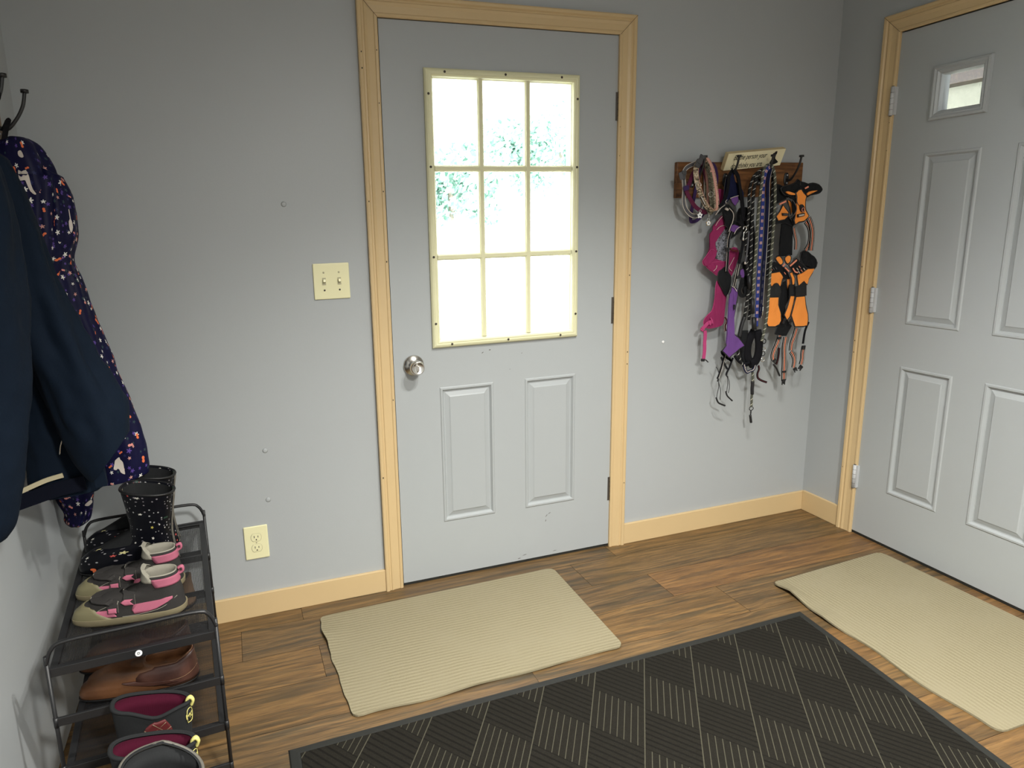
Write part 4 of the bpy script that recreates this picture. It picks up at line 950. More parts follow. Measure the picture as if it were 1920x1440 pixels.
# ------------------------------------------------------------------ tracing helpers for flat cloth items in planes parallel to the wall
def Cx(k):
    ox, oy, s = {1: (1255, 270, 1 / 9), 2: (1300, 400, 1 / 9), 3: (1300, 540, 1 / 9), 4: (1420, 330, 7 / 72), 5: (1420, 460, 7 / 72), 6: (1420, 590, 7 / 72), 7: (1320, 660, 7 / 72)}[k]
    return lambda x, y: (ox + x * s, oy + y * s)
def W3(k, pts, y):
    """points traced on the photograph, put at their depth; y a number, or a list of depths one per point"""
    T = Cx(k); return [on(*T(*p[:2]), y=(p[2] if len(p) > 2 else y)) for p in pts]
def patch(parent, name, k, pts, y, mat, edge=None, ed=.0035, th=.005, smooth=2, amp=.003, seed=0, cuts=3, eth=.004):
    P = W3(k, pts, y)
    if smooth: P = catmull(P, smooth, True)
    o = obj(name, cloth(P, th, amp, 40, seed, cuts), mat, parent, smooth=False)
    if edge:
        ed *= 1.15 if edge == 'black' else 1
        e = obj('edge_binding', TB(grow(P, ed * .6), ed, 6, closed=True, smooth=False, flat=.8, wdir=(0, -1, 0)), edge, o)
        e.location.y = th / 2
    return o
def web(parent, name, k, pts, y, w, mat, stripes=None, th=.0025, n=6, closed=False, wdir=None, wave=0):
    P = W3(k, pts, y); o = obj(name, ST(P, w, th, wdir, n, closed, wave=wave), mat, parent)
    for u0, u1, m in (stripes or []):
        obj('stripe', ST(P, w, .0008, wdir, n, closed, lift=th / 2 + .0003, u0=u0, u1=u1, wave=wave), m, o)
    return o
def cord(parent, name, k, pts, y, r, mat, n=6, closed=False, seg=8, flat=1):
    return obj(name, TB(W3(k, pts, y), r, seg, n, closed, flat=flat), mat, parent)
def buckle(parent, name, k, c, y, w, h, rot=0, mat='black', prongs=True):
    """side-release buckle half"""
    p = on(*Cx(k)(*c), y=y); m = Matrix.Translation(p) @ Matrix.Rotation(radians(rot), 4, 'Y'); bm = bmesh.new()
    box(bm, -w / 2, w / 2, -.004, .003, 0, h * .45, m)
    if prongs:
        for x in (-w / 2 + w * .1, w / 2 - w * .1): box(bm, x - w * .1, x + w * .1, -.003, .002, -h * .55, 0, m)
        box(bm, -w * .06, w * .06, -.003, .002, -h * .40, 0, m)
    else: box(bm, -w * .42, w * .42, -.0035, .0025, -h * .5, 0, m)
    return obj(name, bm, mat, parent, bevel=.0012)
def ring(parent, name, k, c, y, r, t, mat='steel', sq=1):
    p = on(*Cx(k)(*c), y=y); return obj(name, TB([p + Vector((cos(a) * r, 0, sin(a) * r * sq)) for a in [2 * pi * q / 16 for q in range(16)]], t, 6, 2, True), mat, parent)
def star_tag(parent, k, c, y, R, rim=None, lab=None):
    p = on(*Cx(k)(*c), y=y); bm = bmesh.new(); pts = []
    for q in range(10): a_ = pi / 2 + 2 * pi * q / 10; rr = R if q % 2 == 0 else R * .62; pts.append(Vector((cos(a_) * rr, 0, sin(a_) * rr)))
    v0 = [bm.verts.new(p + q) for q in pts]; v1 = [bm.verts.new(p + q + Vector((0, .0016, 0))) for q in pts]
    bm.faces.new(v0); bm.faces.new(v1); [bm.faces.new((v0[i], v0[(i + 1) % 10], v1[(i + 1) % 10], v1[i])) for i in range(10)]
    o = obj('star_tag', bm, rim or 'white_enamel', parent); o['label'] = lab
    if rim: obj('tag_face', LT([(R * .66, -.0012), (R * .66, 0)], p, 'y', 20), 'white_enamel', o)
    obj('tag_print', LT([(R * .20, -.0018), (R * .20, -.0004)], p, 'y', 10), 'greyweb', o)
    obj('split_ring', TB([p + Vector((cos(a) * .005, 0, R + .002 + sin(a) * .006)) for a in [2 * pi * q / 12 for q in range(12)]], .0009, 6, 2, True), 'steel', o)
    return o

# ---- collars on the first hook (each a closed band hung over the arm)
GC = 'dog collars on the first hook'
c = thing('dog_collar', 'grey dog collar with reflective edges, outermost on the left of the first hook', 'collar', group=GC)
web(c, 'band', 1, [(560, 300, -.05), (400, 340, -.055), (270, 420, -.065), (240, 560, -.075), (250, 760, -.08), (240, 960, -.08), (280, 1110, -.075), (390, 1210, -.06), (520, 1180, -.035), (600, 1000, -.026), (610, 700, -.026), (600, 450, -.036)], 0, .017, 'greyweb', [(-.5, -.36, 'reflect'), (.36, .5, 'reflect')], closed=True)
buckle(c, 'buckle', 1, (245, 520), -.079, .018, .034, 4, 'grey_plastic', False)
web(c, 'slider', 1, [(180, 480), (210, 600)], -.082, .014, 'greyweb')
c = thing('dog_collar', 'maroon dog collar with small pale print and a white star tag', 'collar', group=GC)
web(c, 'band', 1, [(540, 320, -.055), (430, 440, -.07), (340, 660, -.082), (290, 790, -.088), (360, 940, -.09), (440, 1060, -.088), (560, 1140, -.075), (640, 1120, -.04), (640, 800, -.03), (600, 450, -.04)], 0, .016, 'maroon', closed=True)
web(c, 'keeper', 1, [(240, 760), (290, 740), (330, 730)], -.093, .017, 'plum')
star_tag(c, 1, (517, 1205), -.094, .0135, None, 'white enamel star tag')
c = thing('dog_collar', 'tan camouflage dog collar with a big grey buckle at the front of the first hook', 'collar', group=GC)
web(c, 'band', 1, [(470, 330, -.085), (450, 480, -.097), (470, 640, -.102), (515, 800, -.102), (580, 960, -.10), (660, 1080, -.092), (760, 1130, -.075), (800, 1050, -.055), (790, 860, -.05), (760, 640, -.05), (720, 440, -.055), (640, 270, -.062), (560, 250, -.075)], 0, .019, 'camo_tan', [(.42, .5, 'pinkleather')], closed=True, wdir=(.75, -.62, .2))
bk = buckle(c, 'buckle', 1, (490, 330), -.098, .026, .030, 30, 'grey_plastic', False)
buckle(c, 'buckle_half', 1, (545, 235), -.096, .022, .024, 30, 'grey_plastic', False)
ring(c, 'd_ring', 1, (490, 690), -.105, .0125, .0016, 'steel', .8)
web(c, 'name_patch', 1, [(535, 890), (600, 1020)], -.106, .008, 'black', [(-.2, .2, 'reflect')])
c = thing('dog_collar', 'pale pink leather dog collar on the right side of the first hook', 'collar', group=GC)
web(c, 'band', 1, [(610, 225, -.070), (680, 310, -.085), (730, 450, -.095), (765, 640, -.099), (795, 820, -.10), (805, 1000, -.097), (795, 1090, -.09), (720, 1110, -.07), (660, 1000, -.045), (640, 700, -.035), (610, 400, -.045)], 0, .0095, 'pinkleather', closed=True)
web(c, 'keeper', 1, [(690, 460), (755, 455)], -.10, .006, 'pinkleather')
c = thing('dog_collar', 'green camouflage dog collar hanging inside the pale pink one', 'collar', group=GC)
web(c, 'band', 1, [(620, 320, -.055), (670, 470, -.06), (700, 640, -.062), (710, 820, -.062), (715, 980, -.06), (720, 1070, -.058), (690, 1160, -.062), (640, 1060, -.04), (640, 800, -.033), (630, 500, -.036)], 0, .020, 'camo_green', closed=True)
ring(c, 'd_ring', 1, (700, 850), -.066, .011, .0014, 'steel', .9)
star_tag(c, 1, (660, 1335), -.080, .0130, 'gold', 'gold star tag with a white round face')
cord(c, 'tag_loop', 1, [(665, 1170), (672, 1200), (665, 1240)], -.078, .0012, 'steel', 3)
c = thing('dog_collar', 'dark purple dog collar, mostly behind the others on the first hook', 'collar', group=GC)
web(c, 'band', 1, [(620, 330, -.04), (740, 350, -.032), (790, 470, -.030), (800, 620, -.03), (760, 820, -.03), (660, 1060, -.028), (500, 1260, -.028), (400, 1310, -.030), (360, 1280, -.032), (380, 1100, -.028), (460, 700, -.027), (540, 420, -.03)], 0, .014, 'plum', closed=True)

# ---- harnesses on the second hook
m = thing('dog_harness', 'magenta dog harness with a grey camouflage mesh lining, hanging from the second hook', 'harness')
patch(m, 'shoulder_panel', 1, [(810, 800), (870, 770), (960, 800), (1120, 780), (1160, 860), (1040, 900), (900, 1000), (820, 1000)], -.040, 'mag', 'mag2', .0018)
patch(m, 'chest_panel', 2, [(480, 40), (560, 20), (600, 150), (590, 220), (480, 210), (400, 260), (370, 330), (375, 560), (400, 640), (370, 720), (330, 800), (280, 830), (240, 880), (260, 930), (340, 980), (400, 1030), (520, 1010), (610, 960), (600, 860), (540, 820), (400, 830), (250, 760), (180, 830), (230, 720), (280, 640), (300, 560), (280, 350), (330, 290), (340, 220), (420, 120)], -.056, 'mag', None, smooth=0)
patch(m, 'camouflage_mesh', 2, [(380, 300), (430, 230), (520, 200), (600, 215), (640, 400), (600, 560), (560, 700), (530, 820), (440, 830), (400, 730), (390, 600), (375, 450)], -.048, 'camo_grey', None, amp=.005)
patch(m, 'neck_roll', 2, [(300, 630), (350, 620), (385, 660), (370, 740), (300, 830), (230, 880), (185, 860), (180, 800), (230, 730)], -.066, 'mag', 'mag2', .0018, th=.010, amp=.005)
patch(m, 'lower_collar', 2, [(230, 850), (330, 830), (520, 820), (560, 830), (560, 990), (480, 1010), (420, 1050), (340, 990), (240, 910)], -.062, 'mag', 'mag2', .0016, th=.008)
cord(m, 'piping', 2, [(340, 975), (385, 930), (398, 880)], -.068, .001, 'reflect', 4)
cord(m, 'piping', 2, [(510, 35), (430, 120), (375, 210)], -.062, .001, 'reflect', 4); cord(m, 'piping', 2, [(395, 280), (450, 225), (520, 205), (590, 210)], -.060, .001, 'reflect', 4)
patch(m, 'side_panel', 2, [(640, 600), (740, 590), (770, 700), (730, 840), (690, 960), (620, 1080), (600, 900), (610, 740)], -.046, 'mag', 'mag2', .0016)
cord(m, 'piping', 2, [(650, 975), (605, 915), (650, 820), (690, 740)], -.052, .001, 'reflect', 4)
obj('red_loop', TB(W3(2, [(620, 600), (680, 625), (740, 640)], -.062), .0045, 8, 4), 'diamondred', m)
patch(m, 'belly_panel', 3, [(385, -20), (410, -120), (440, -90), (520, 30), (560, 110), (545, 260), (525, 430), (510, 580), (470, 630), (380, 660), (260, 680), (200, 640), (180, 590), (200, 520), (260, 450), (320, 390), (355, 280), (375, 140)], -.056, 'mag', 'mag2', .0016)
patch(m, 'black_pad', 3, [(430, -260), (480, -300), (560, -360), (600, -250), (640, -180), (620, 0), (560, 130), (500, 20), (430, -120)], -.064, 'bweb2', 'black', .0018)
web(m, 'strap', 3, [(330, 560), (250, 590), (200, 640), (150, 690), (140, 720)], -.064, .015, 'mag2')
web(m, 'strap_loop', 3, [(290, 500), (330, 600)], -.066, .005, 'mag2'); web(m, 'strap_loop', 3, [(265, 560), (290, 620)], -.066, .008, 'mag2')
buckle(m, 'slider_buckle', 3, (150, 700), -.066, .016, .014, 35, 'mag2', False)
web(m, 'hanging_strap', 3, [(195, 720), (200, 800), (190, 920), (190, 1040), (175, 1180), (170, 1220)], -.056, .0155, 'mag2')
buckle(m, 'buckle', 3, (160, 1215), -.058, .020, .012, 8, 'black', False); cord(m, 'strap_tip', 3, [(210, 1215), (250, 1250)], -.058, .0025, 'black', 3)
web(m, 'lower_strap', 3, [(525, 500), (560, 560), (530, 640), (545, 730)], -.044, .010, 'diamondred', [(-.5, -.3, 'reflect')])
v = thing('dog_harness', 'purple and black dog harness with white piping, hanging from the second hook', 'harness')
web(v, 'top_loop', 1, [(1075, 430, -.070), (1010, 540, -.080), (990, 700, -.082), (960, 860, -.080), (890, 1010, -.078), (840, 1060, -.074)], 0, .014, 'bweb')
web(v, 'top_loop', 1, [(1085, 430, -.070), (1150, 530, -.078), (1180, 680, -.080), (1200, 830, -.080), (1230, 980, -.078), (1240, 1150, -.076)], 0, .016, 'bweb')
patch(v, 'upper_pad', 1, [(1020, 520), (1070, 470), (1110, 640), (1200, 720), (1250, 820), (1260, 1000), (1180, 920), (1040, 900), (990, 960), (900, 1030), (930, 900), (940, 720), (960, 600)], -.072, 'navyweb', 'black', .0018, smooth=0)
patch(v, 'purple_insert', 1, [(1040, 920), (1160, 880), (1170, 960), (1110, 1040), (1060, 980)], -.082, 'purple', 'black', .0022, smooth=0)
cord(v, 'piping', 1, [(960, 1000), (950, 970), (975, 940)], -.086, .0012, 'reflect', 4); cord(v, 'piping', 1, [(1030, 915), (1100, 890), (1170, 870)], -.087, .0012, 'reflect', 4)
cord(v, 'piping', 1, [(780, 1200), (860, 1090), (940, 1030)], -.078, .0014, 'reflect', 4); cord(v, 'piping', 1, [(1010, 1080), (1070, 1150), (1085, 1230), (1060, 1340)], -.084, .0014, 'reflect', 5)
patch(v, 'neck_pad', 1, [(830, 1180), (920, 1040), (1010, 1030), (1080, 1120), (1100, 1250), (1060, 1330), (1010, 1440), (950, 1360), (960, 1200), (900, 1130)], -.072, 'bweb2', 'black', .002, smooth=0)
cord(v, 'white_tag', 1, [(950, 1090), (990, 1110)], -.080, .005, 'reflect', 2)
patch(v, 'middle_pad', 2, [(670, 130), (800, 150), (860, 200), (800, 300), (700, 380), (640, 420), (590, 320), (640, 200)], -.074, 'bweb2', 'black', .002, smooth=0)
patch(v, 'purple_insert', 2, [(650, 210), (700, 190), (790, 230), (720, 300), (690, 320), (630, 290)], -.082, 'purple', None, smooth=0)
cord(v, 'piping', 2, [(665, 150), (630, 220), (600, 310)], -.086, .0014, 'reflect', 4); cord(v, 'piping', 2, [(800, 225), (740, 260), (690, 350)], -.086, .0014, 'reflect', 4)
web(v, 'webbing', 2, [(640, 300), (600, 420), (585, 560), (580, 700), (570, 860), (560, 980)], -.076, .012, 'bweb', [(-.5, -.38, 'reflect'), (.38, .5, 'greyweb')])
buckle(v, 'slider_buckle', 2, (565, 610), -.082, .020, .018, 0, 'black', False)
web(v, 'webbing', 2, [(800, 620), (780, 780), (745, 940), (720, 1060), (690, 1200), (660, 1290)], -.078, .0135, 'bweb', [(-.40, -.28, 'reflect'), (.28, .40, 'reflect')])
buckle(v, 'slider_buckle', 2, (760, 1075), -.084, .024, .012, -8, 'black', False)
patch(v, 'purple_tab', 2, [(800, 960), (840, 940), (860, 1010), (850, 1080), (800, 1070), (790, 1010)], -.074, 'purple', 'black', .002)
patch(v, 'chest_strip', 3, [(650, -20), (680, 0), (735, 20), (745, 100), (730, 240), (700, 400), (670, 560), (665, 720), (690, 790), (780, 860), (855, 970), (780, 1020), (700, 1090), (610, 1170), (560, 1120), (500, 1060), (560, 980), (595, 900), (590, 780), (610, 600), (640, 420), (645, 250), (615, 110), (640, 60)], -.092, 'purple', 'black', .0026, smooth=0)
cord(v, 'piping', 3, [(655, -30), (700, 0), (735, 60)], -.098, .0014, 'reflect', 4)
buckle(v, 'chest_ring', 3, (690, 320), -.098, .006, .022, 0, 'black', False)
web(v, 'lower_strap', 3, [(480, 1060), (500, 1120), (640, 1230), (560, 1150)], -.066, .010, 'bweb')
web(v, 'lower_strap', 7, [(400, 50), (370, 180), (330, 320), (290, 440), (262, 510)], -.066, .0085, 'bweb', [(.3, .45, 'reflect')])
web(v, 'lower_strap', 7, [(560, 110), (520, 220), (480, 320), (440, 400), (430, 450)], -.066, .0085, 'bweb', [(.3, .45, 'greyweb')])
web(v, 'lower_strap', 7, [(330, 100), (400, 240), (450, 330)], -.060, .008, 'bweb2')
cord(v, 'knot', 7, [(255, 500), (275, 530), (262, 570)], -.066, .0036, 'black', 3); cord(v, 'knot', 7, [(425, 440), (440, 465), (460, 490)], -.066, .0032, 'black', 3)
cord(v, 'cord_end', 7, [(300, 440), (265, 340), (235, 290)], -.066, .0016, 'black', 4)
cord(v, 'cord', 7, [(280, 570), (300, 650), (320, 760), (310, 920)], -.064, .0013, 'black', 4); cord(v, 'cord', 7, [(280, 580), (285, 680), (260, 780), (245, 880)], -.066, .0013, 'black', 4)
cord(v, 'cord', 7, [(455, 490), (485, 560), (490, 680), (470, 790)], -.064, .0013, 'black', 4); cord(v, 'cord', 7, [(450, 500), (460, 600), (445, 700), (440, 770)], -.066, .0013, 'black', 4)
cord(v, 'cord_lock', 7, [(235, 880), (270, 970), (340, 1010), (405, 1035)], -.066, .0036, 'black', 3); cord(v, 'cord_lock', 7, [(420, 760), (445, 840), (500, 900), (545, 940)], -.066, .0033, 'black', 3)

# ---- leads on the second and third hook
patch(v, 'back_pad', 2, [(780, -70), (900, -90), (1000, 0), (1010, 300), (960, 480), (870, 470), (800, 420), (850, 250), (740, 120)], -.052, 'bweb2', 'black', .002, seed=3)
patch(v, 'back_pad', 2, [(830, 850), (900, 840), (1000, 900), (985, 1400), (890, 1390), (840, 1300), (870, 1100)], -.048, 'bweb2', 'black', .002, seed=5)
L = thing('dog_leash', 'black webbing dog lead with a bright metal snap hook, left of the rope leads', 'leash')
web(L, 'strap', 1, [(1090, 440, -.08), (1160, 560, -.088), (1190, 720, -.09), (1210, 900, -.092), (1230, 1100, -.092), (1250, 1300, -.092)], 0, .012, 'bweb')
web(L, 'strap', 2, [(760, 130), (800, 170), (840, 200)], -.092, .010, 'bweb')
web(L, 'strap', 2, [(900, 60), (930, 250), (940, 480), (930, 700), (900, 900), (905, 1050)], -.066, .020, 'bweb')
web(L, 'strap', 2, [(980, 100), (1000, 400), (990, 700), (960, 1000), (940, 1250), (930, 1420)], -.064, .022, 'bweb')
web(L, 'handle_loop', 2, [(830, 1100), (800, 1220), (780, 1330), (820, 1390), (880, 1360), (870, 1240)], -.070, .016, 'bweb2')
cord(L, 'snap_hook', 2, [(845, 270), (850, 235), (875, 220), (895, 245), (885, 285), (855, 320), (848, 380), (840, 410)], -.098, .0024, 'steel', 5)
cord(L, 'swivel', 2, [(840, 405), (842, 460)], -.098, .0042, 'steel', 3)
web(L, 'strap', 2, [(842, 450), (830, 560), (800, 700), (770, 850)], -.090, .013, 'bweb')
web(L, 'grey_strap', 2, [(935, 300), (925, 450), (905, 640), (880, 800), (870, 860)], -.082, .007, 'greyweb')
cord(L, 'strap_keeper', 2, [(875, 820), (872, 860)], -.086, .0036, 'reflect', 2)
GR = 'rope dog leads on the third hook'
H3 = tips[2]
def rope_lead(label, mat, k_pts, r, name='rope'):
    t = thing('rope_leash', label, 'leash', group=GR)
    for k, pts in k_pts: cord(t, name, k, pts, -.09, r, mat, 5)
    return t
T4 = Cx(4)
g = thing('rope_leash', 'grey flecked rope dog lead looped over the third hook, nearest the room', 'leash', group=GR)
obj('rope', TB([on(*q, y=-.095) for q in ((1412, 552), (1414, 510), (1417, 470), (1420, 420), (1425, 370), (1431, 325))] + [on(1436, 312, y=-.085), on(1443, 309, y=-.075), on(1449, 314, y=-.075)] + [on(*q, y=-.09) for q in ((1453, 335), (1453, 380), (1450, 430), (1446, 480), (1442, 540), (1438, 590), (1433, 620), (1428, 640))], .0058, 10, 6), 'rope_grey', g)
obj('grip', TB([on(1411, 560, y=-.095), on(1411, 588, y=-.095)], .0085, 10, smooth=False), 'black', g)
kb = thing('rope_leash', 'black flecked rope dog lead hanging left of the blue lead', 'leash', group=GR)
obj('rope', TB([on(*q, y=-.08) for q in ((1396, 594), (1402, 556), (1407, 520), (1408, 480), (1409, 440), (1411, 400), (1413, 360), (1421, 325))] + [on(1436, 316, y=-.07), on(1446, 318, y=-.064)] + [on(*q, y=-.074) for q in ((1449, 345), (1446, 400), (1442, 460), (1439, 520))], .0062, 10, 6), 'rope_black', kb)
obj('rope', TB([on(*q, y=-.074) for q in ((1404, 600), (1407, 560), (1401, 500), (1399, 450), (1404, 400), (1405, 360), (1414, 330), (1430, 318))], .0058, 10, 6), 'rope_black', kb)
obj('grip', TB([on(1405, 516, y=-.082), on(1405, 542, y=-.082)], .0088, 10, smooth=False), 'black', kb)
obj('grip', TB([on(1396, 594, y=-.082), on(1390, 612, y=-.080), on(1386, 632, y=-.078)], .0080, 10), 'black', kb)
obj('rope', TB([on(*q, y=-.078) for q in ((1386, 632), (1384, 650), (1384, 662), (1390, 680), (1398, 690))], .0056, 10, 6), 'rope_black', kb)
bl_ = thing('ribbon_leash', 'blue webbing dog lead with pairs of pale stitches on the third hook', 'leash')
Pb = [on(*q, y=-.098) for q in ((1418, 612), (1420, 560), (1422, 520), (1425, 470), (1428, 420), (1430, 380), (1431, 345), (1436, 322))] + [on(1443, 313, y=-.086)]
def stitched(P, mat, w, pitch, L, us, hw, m2, cond=lambda p: True):
    Pf = catmull(P, 30); bm = ST(P, w, .003); acc = 0
    for i in range(len(Pf) - 1):
        acc += (Pf[i + 1] - Pf[i]).length
        if acc > pitch and cond(Pf[i]):
            acc = 0; d = (Pf[i + 1] - Pf[i]).normalized(); n0 = len(bm.faces)
            for u in us: strap(bm, [Pf[i], Pf[i] + d * L], w, .0008, lift=.0018, u0=u - hw, u1=u + hw, smooth=False)
            bm.faces.ensure_lookup_table()
            for f in bm.faces[n0:]: f.material_index = 1
    return obj('strap', bm, None, bl_, mats=[mat, m2])
stitched(Pb, 'blueweb', .0165, .0265, .0115, (-.2, .2), .10, 'stitch')
Pb2 = [on(*q, y=-.088) for q in ((1424, 596), (1428, 560), (1432, 500), (1436, 440), (1439, 380), (1440, 340))] + [on(1445, 316, y=-.08)]
stitched(Pb2, 'navyweb', .0165, .03, .016, (.0, .22), .04, 'greyweb', lambda p: p.z < 1.2)
obj('edge_line', ST(Pb2, .0165, .0008, lift=.0018, u0=-.5, u1=-.42), 'reflect', bl_)
obj('clip_end', TB([on(1431, 572, y=-.096), on(1429, 592, y=-.096)], .0028, 8, smooth=False), 'steel', bl_)
obj('clip_sleeve', TB([on(1414, 595, y=-.094), on(1414, 618, y=-.094)], .0105, 10, smooth=False, flat=.8), 'black', bl_)
hb = thing('padded_leash', 'bundle of black padded dog-lead handles with a grey rope and clip hanging below', 'leash')
obj('padded_handle', TB([on(*q, y=-.066) for q in ((1414, 620), (1404, 640), (1401, 660), (1404, 675), (1414, 682))], .0185, 10, 5, flat=.6), 'bweb', hb)
obj('padded_handle', TB([on(*q, y=-.074) for q in ((1420, 620), (1423, 640), (1422, 662), (1416, 678), (1406, 683))], .0190, 10, 5, flat=.6), 'bweb', hb)
obj('padded_handle', TB([on(*q, y=-.058) for q in ((1396, 620), (1394, 645), (1396, 668), (1402, 684))], .0180, 10, 5, flat=.6), 'bweb2', hb)
obj('loop_end', TB([on(*q, y=-.075) for q in ((1378, 668), (1386, 678), (1396, 682), (1404, 680))], .0062, 8, 5), 'bweb', hb)
web(hb, 'strap_loop', 7, [(770, 240), (790, 330), (830, 390), (880, 370), (960, 330), (1000, 200)], -.082, .012, 'navyweb', [(-.1, .0, 'reflect'), (.12, .22, 'reflect')])
for k, q in enumerate(((1433, 640), (1432, 655), (1431, 663), (1430, 674))):
    obj('hanging_ring', TB([on(*q, y=-.080) + Vector((cos(t) * .0085, 0, sin(t) * .0095)) for t in [2 * pi * i / 12 for i in range(12)]], .0020, 6, 2, True), 'black_metal' if k % 2 == 0 else 'steel', hb)
cord(hb, 'rope', 7, [(975, 130), (950, 260), (935, 380), (945, 480), (940, 570)], -.070, .0052, 'rope_grey', 5)
cord(hb, 'grip', 7, [(938, 565), (935, 640), (928, 720), (930, 815)], -.070, .0072, 'black', 4)
cord(hb, 'rope', 7, [(925, 810), (918, 900), (918, 980), (912, 1060)], -.070, .0050, 'rope_grey', 5)
ring(hb, 'clip_ring', 7, (912, 1090), -.070, .0105, .0017, 'black_metal', .8)
cord(hb, 'swivel_clip', 7, [(905, 1130), (900, 1200), (895, 1230)], -.070, .0028, 'black_metal', 3); cord(hb, 'clip_body', 7, [(892, 1220), (900, 1290), (908, 1360)], -.070, .0054, 'black_metal', 3)
web(hb, 'frayed_strap', 7, [(1050, 260), (1060, 330), (1030, 420), (1040, 500), (1110, 550), (1210, 585)], -.066, .009, 'bweb', [(-.1, .1, 'diamondred')])

# ---- orange harnesses on the fourth hook
def striped(parent, k, pts, y, w, name='strap', wave=0): return web(parent, name, k, pts, y, w * 1.62, 'bweb', [(-.36, -.28, 'reflect'), (-.09, .09, 'salmon'), (.28, .36, 'reflect')], wave=wave)
o1 = thing('dog_harness', 'orange and black dog harness in front, at the right end of the hook board', 'harness', group='orange dog harnesses')
patch(o1, 'neck_yoke', 4, [(560, 200), (640, 190), (760, 130), (790, 80), (830, 110), (860, 210), (980, 180), (1080, 150), (1200, 180), (1250, 250), (1230, 300), (1160, 330), (1040, 350), (960, 400), (900, 340), (760, 380), (600, 370), (520, 320), (480, 240)], -.080, 'bweb2', 'black', .003, smooth=2, th=.010, amp=.006)
patch(o1, 'yoke_insert', 4, [(560, 310), (600, 295), (680, 320), (745, 345), (720, 365), (620, 355)], -.089, 'orange', None, amp=.0)
patch(o1, 'yoke_insert', 4, [(960, 340), (1010, 300), (1080, 285), (1165, 280), (1100, 305), (1030, 330), (975, 375)], -.090, 'orange', None, amp=0, smooth=0)
web(o1, 'reflective_tab', 4, [(920, 240), (985, 205)], -.091, .006, 'salmon')
patch(o1, 'chest_plate', 4, [(755, 330), (800, 280), (850, 265), (890, 330), (945, 390), (925, 460), (920, 560), (930, 660), (990, 770), (960, 810), (905, 860), (860, 870), (800, 880), (735, 925), (720, 850), (770, 740), (805, 660), (805, 570), (770, 490), (775, 400)], -.092, 'orange', 'black', .0032, smooth=0, amp=.002)
patch(o1, 'ring_tab', 4, [(830, 560), (880, 550), (920, 620), (910, 690), (860, 690), (835, 640)], -.100, 'black', None, amp=0); ring(o1, 'loop', 4, (885, 650), -.104, .0065, .0012, 'salmon', 1.2)
patch(o1, 'name_patch', 4, [(785, 740), (915, 710), (915, 765), (785, 800)], -.100, 'black', None, smooth=0, amp=0); web(o1, 'patch_print', 4, [(805, 765), (900, 745)], -.105, .0055, 'reflect')
patch(o1, 'black_side', 4, [(580, 380), (680, 440), (740, 540), (760, 640), (720, 740), (640, 800), (700, 900), (740, 820), (800, 680), (790, 560), (760, 400)], -.082, 'bweb2', 'black', .0026, smooth=0)
cord(o1, 'piping', 4, [(560, 420), (670, 460), (740, 560), (750, 660), (690, 770), (620, 820)], -.092, .0013, 'greyweb', 5)
striped(o1, 4, [(990, 810), (1040, 950), (1060, 1100), (1050, 1280), (1030, 1440)], -.080, .0145); striped(o1, 4, [(930, 880), (1000, 1000), (1020, 1150), (1000, 1300), (930, 1440)], -.074, .012)
patch(o1, 'fuzzy_edge', 5, [(860, 150), (960, 120), (1050, 200), (1110, 240), (1160, 340), (1110, 450), (1000, 420), (930, 380), (870, 300)], -.078, 'bweb2', 'black', .003, th=.010, amp=.009)
patch(o1, 'back_plate', 5, [(620, 390), (760, 270), (840, 340), (960, 450), (760, 570), (700, 520)], -.096, 'bweb2', 'black', .003, smooth=0)
web(o1, 'reflective_bar', 5, [(630, 400), (760, 285)], -.103, .0062, 'salmon'); web(o1, 'reflective_bar', 5, [(685, 440), (730, 510), (780, 525)], -.103, .0055, 'salmon')
for q in ((760, 440), (800, 400), (790, 500), (840, 470), (890, 440)): web(o1, 'stitch_mark', 5, [(q[0], q[1]), (q[0] + 30, q[1] + 40)], -.103, .0024, 'salmon' if q[0] in (800, 840) else 'reflect')
patch(o1, 'saddle_panel', 5, [(770, 570), (860, 540), (980, 460), (1095, 450), (1060, 530), (990, 640), (965, 750), (900, 700), (850, 740), (800, 780), (785, 680)], -.094, 'orange', 'black', .0028, smooth=0, amp=.006)
patch(o1, 'girth_band', 5, [(740, 790), (800, 780), (860, 730), (910, 690), (950, 750), (950, 970), (740, 990)], -.097, 'black', None, smooth=0, amp=.002)
patch(o1, 'lower_panel', 5, [(755, 1000), (915, 985), (930, 1150), (970, 1330), (975, 1440), (960, 1540), (900, 1555), (735, 1560), (665, 1350), (710, 1180)], -.095, 'orange', 'black', .0032, smooth=0, amp=.002)
patch(o1, 'fold_panel', 5, [(645, 980), (710, 980), (690, 1150), (620, 1380), (575, 1430), (530, 1340), (590, 1200)], -.088, 'orange', 'black', .0028, smooth=0)
patch(o1, 'fold_black', 5, [(620, 760), (730, 740), (740, 980), (620, 980)], -.090, 'black', None, smooth=0)
patch(o1, 'fold_strip', 5, [(630, 540), (670, 525), (720, 640), (705, 755), (680, 755), (670, 640)], -.094, 'orange', 'black', .0026, smooth=0)
patch(o1, 'top_tab', 5, [(545, 240), (600, 200), (645, 225), (640, 300), (595, 355), (550, 300)], -.094, 'orange', 'black', .0030)
web(o1, 'reflective_bar', 5, [(535, 430), (610, 505)], -.098, .0055, 'salmon')
buckle(o1, 'side_buckle', 6, (640, 130), -.094, .012, .026, 25, 'black', False)
striped(o1, 6, [(760, 260), (720, 400), (665, 560), (650, 690)], -.082, .0145)
striped(o1, 6, [(650, 710), (700, 800), (715, 900), (695, 1020)], -.080, .0130); buckle(o1, 'buckle', 6, (730, 1060), -.080, .016, .020, -30, 'black')
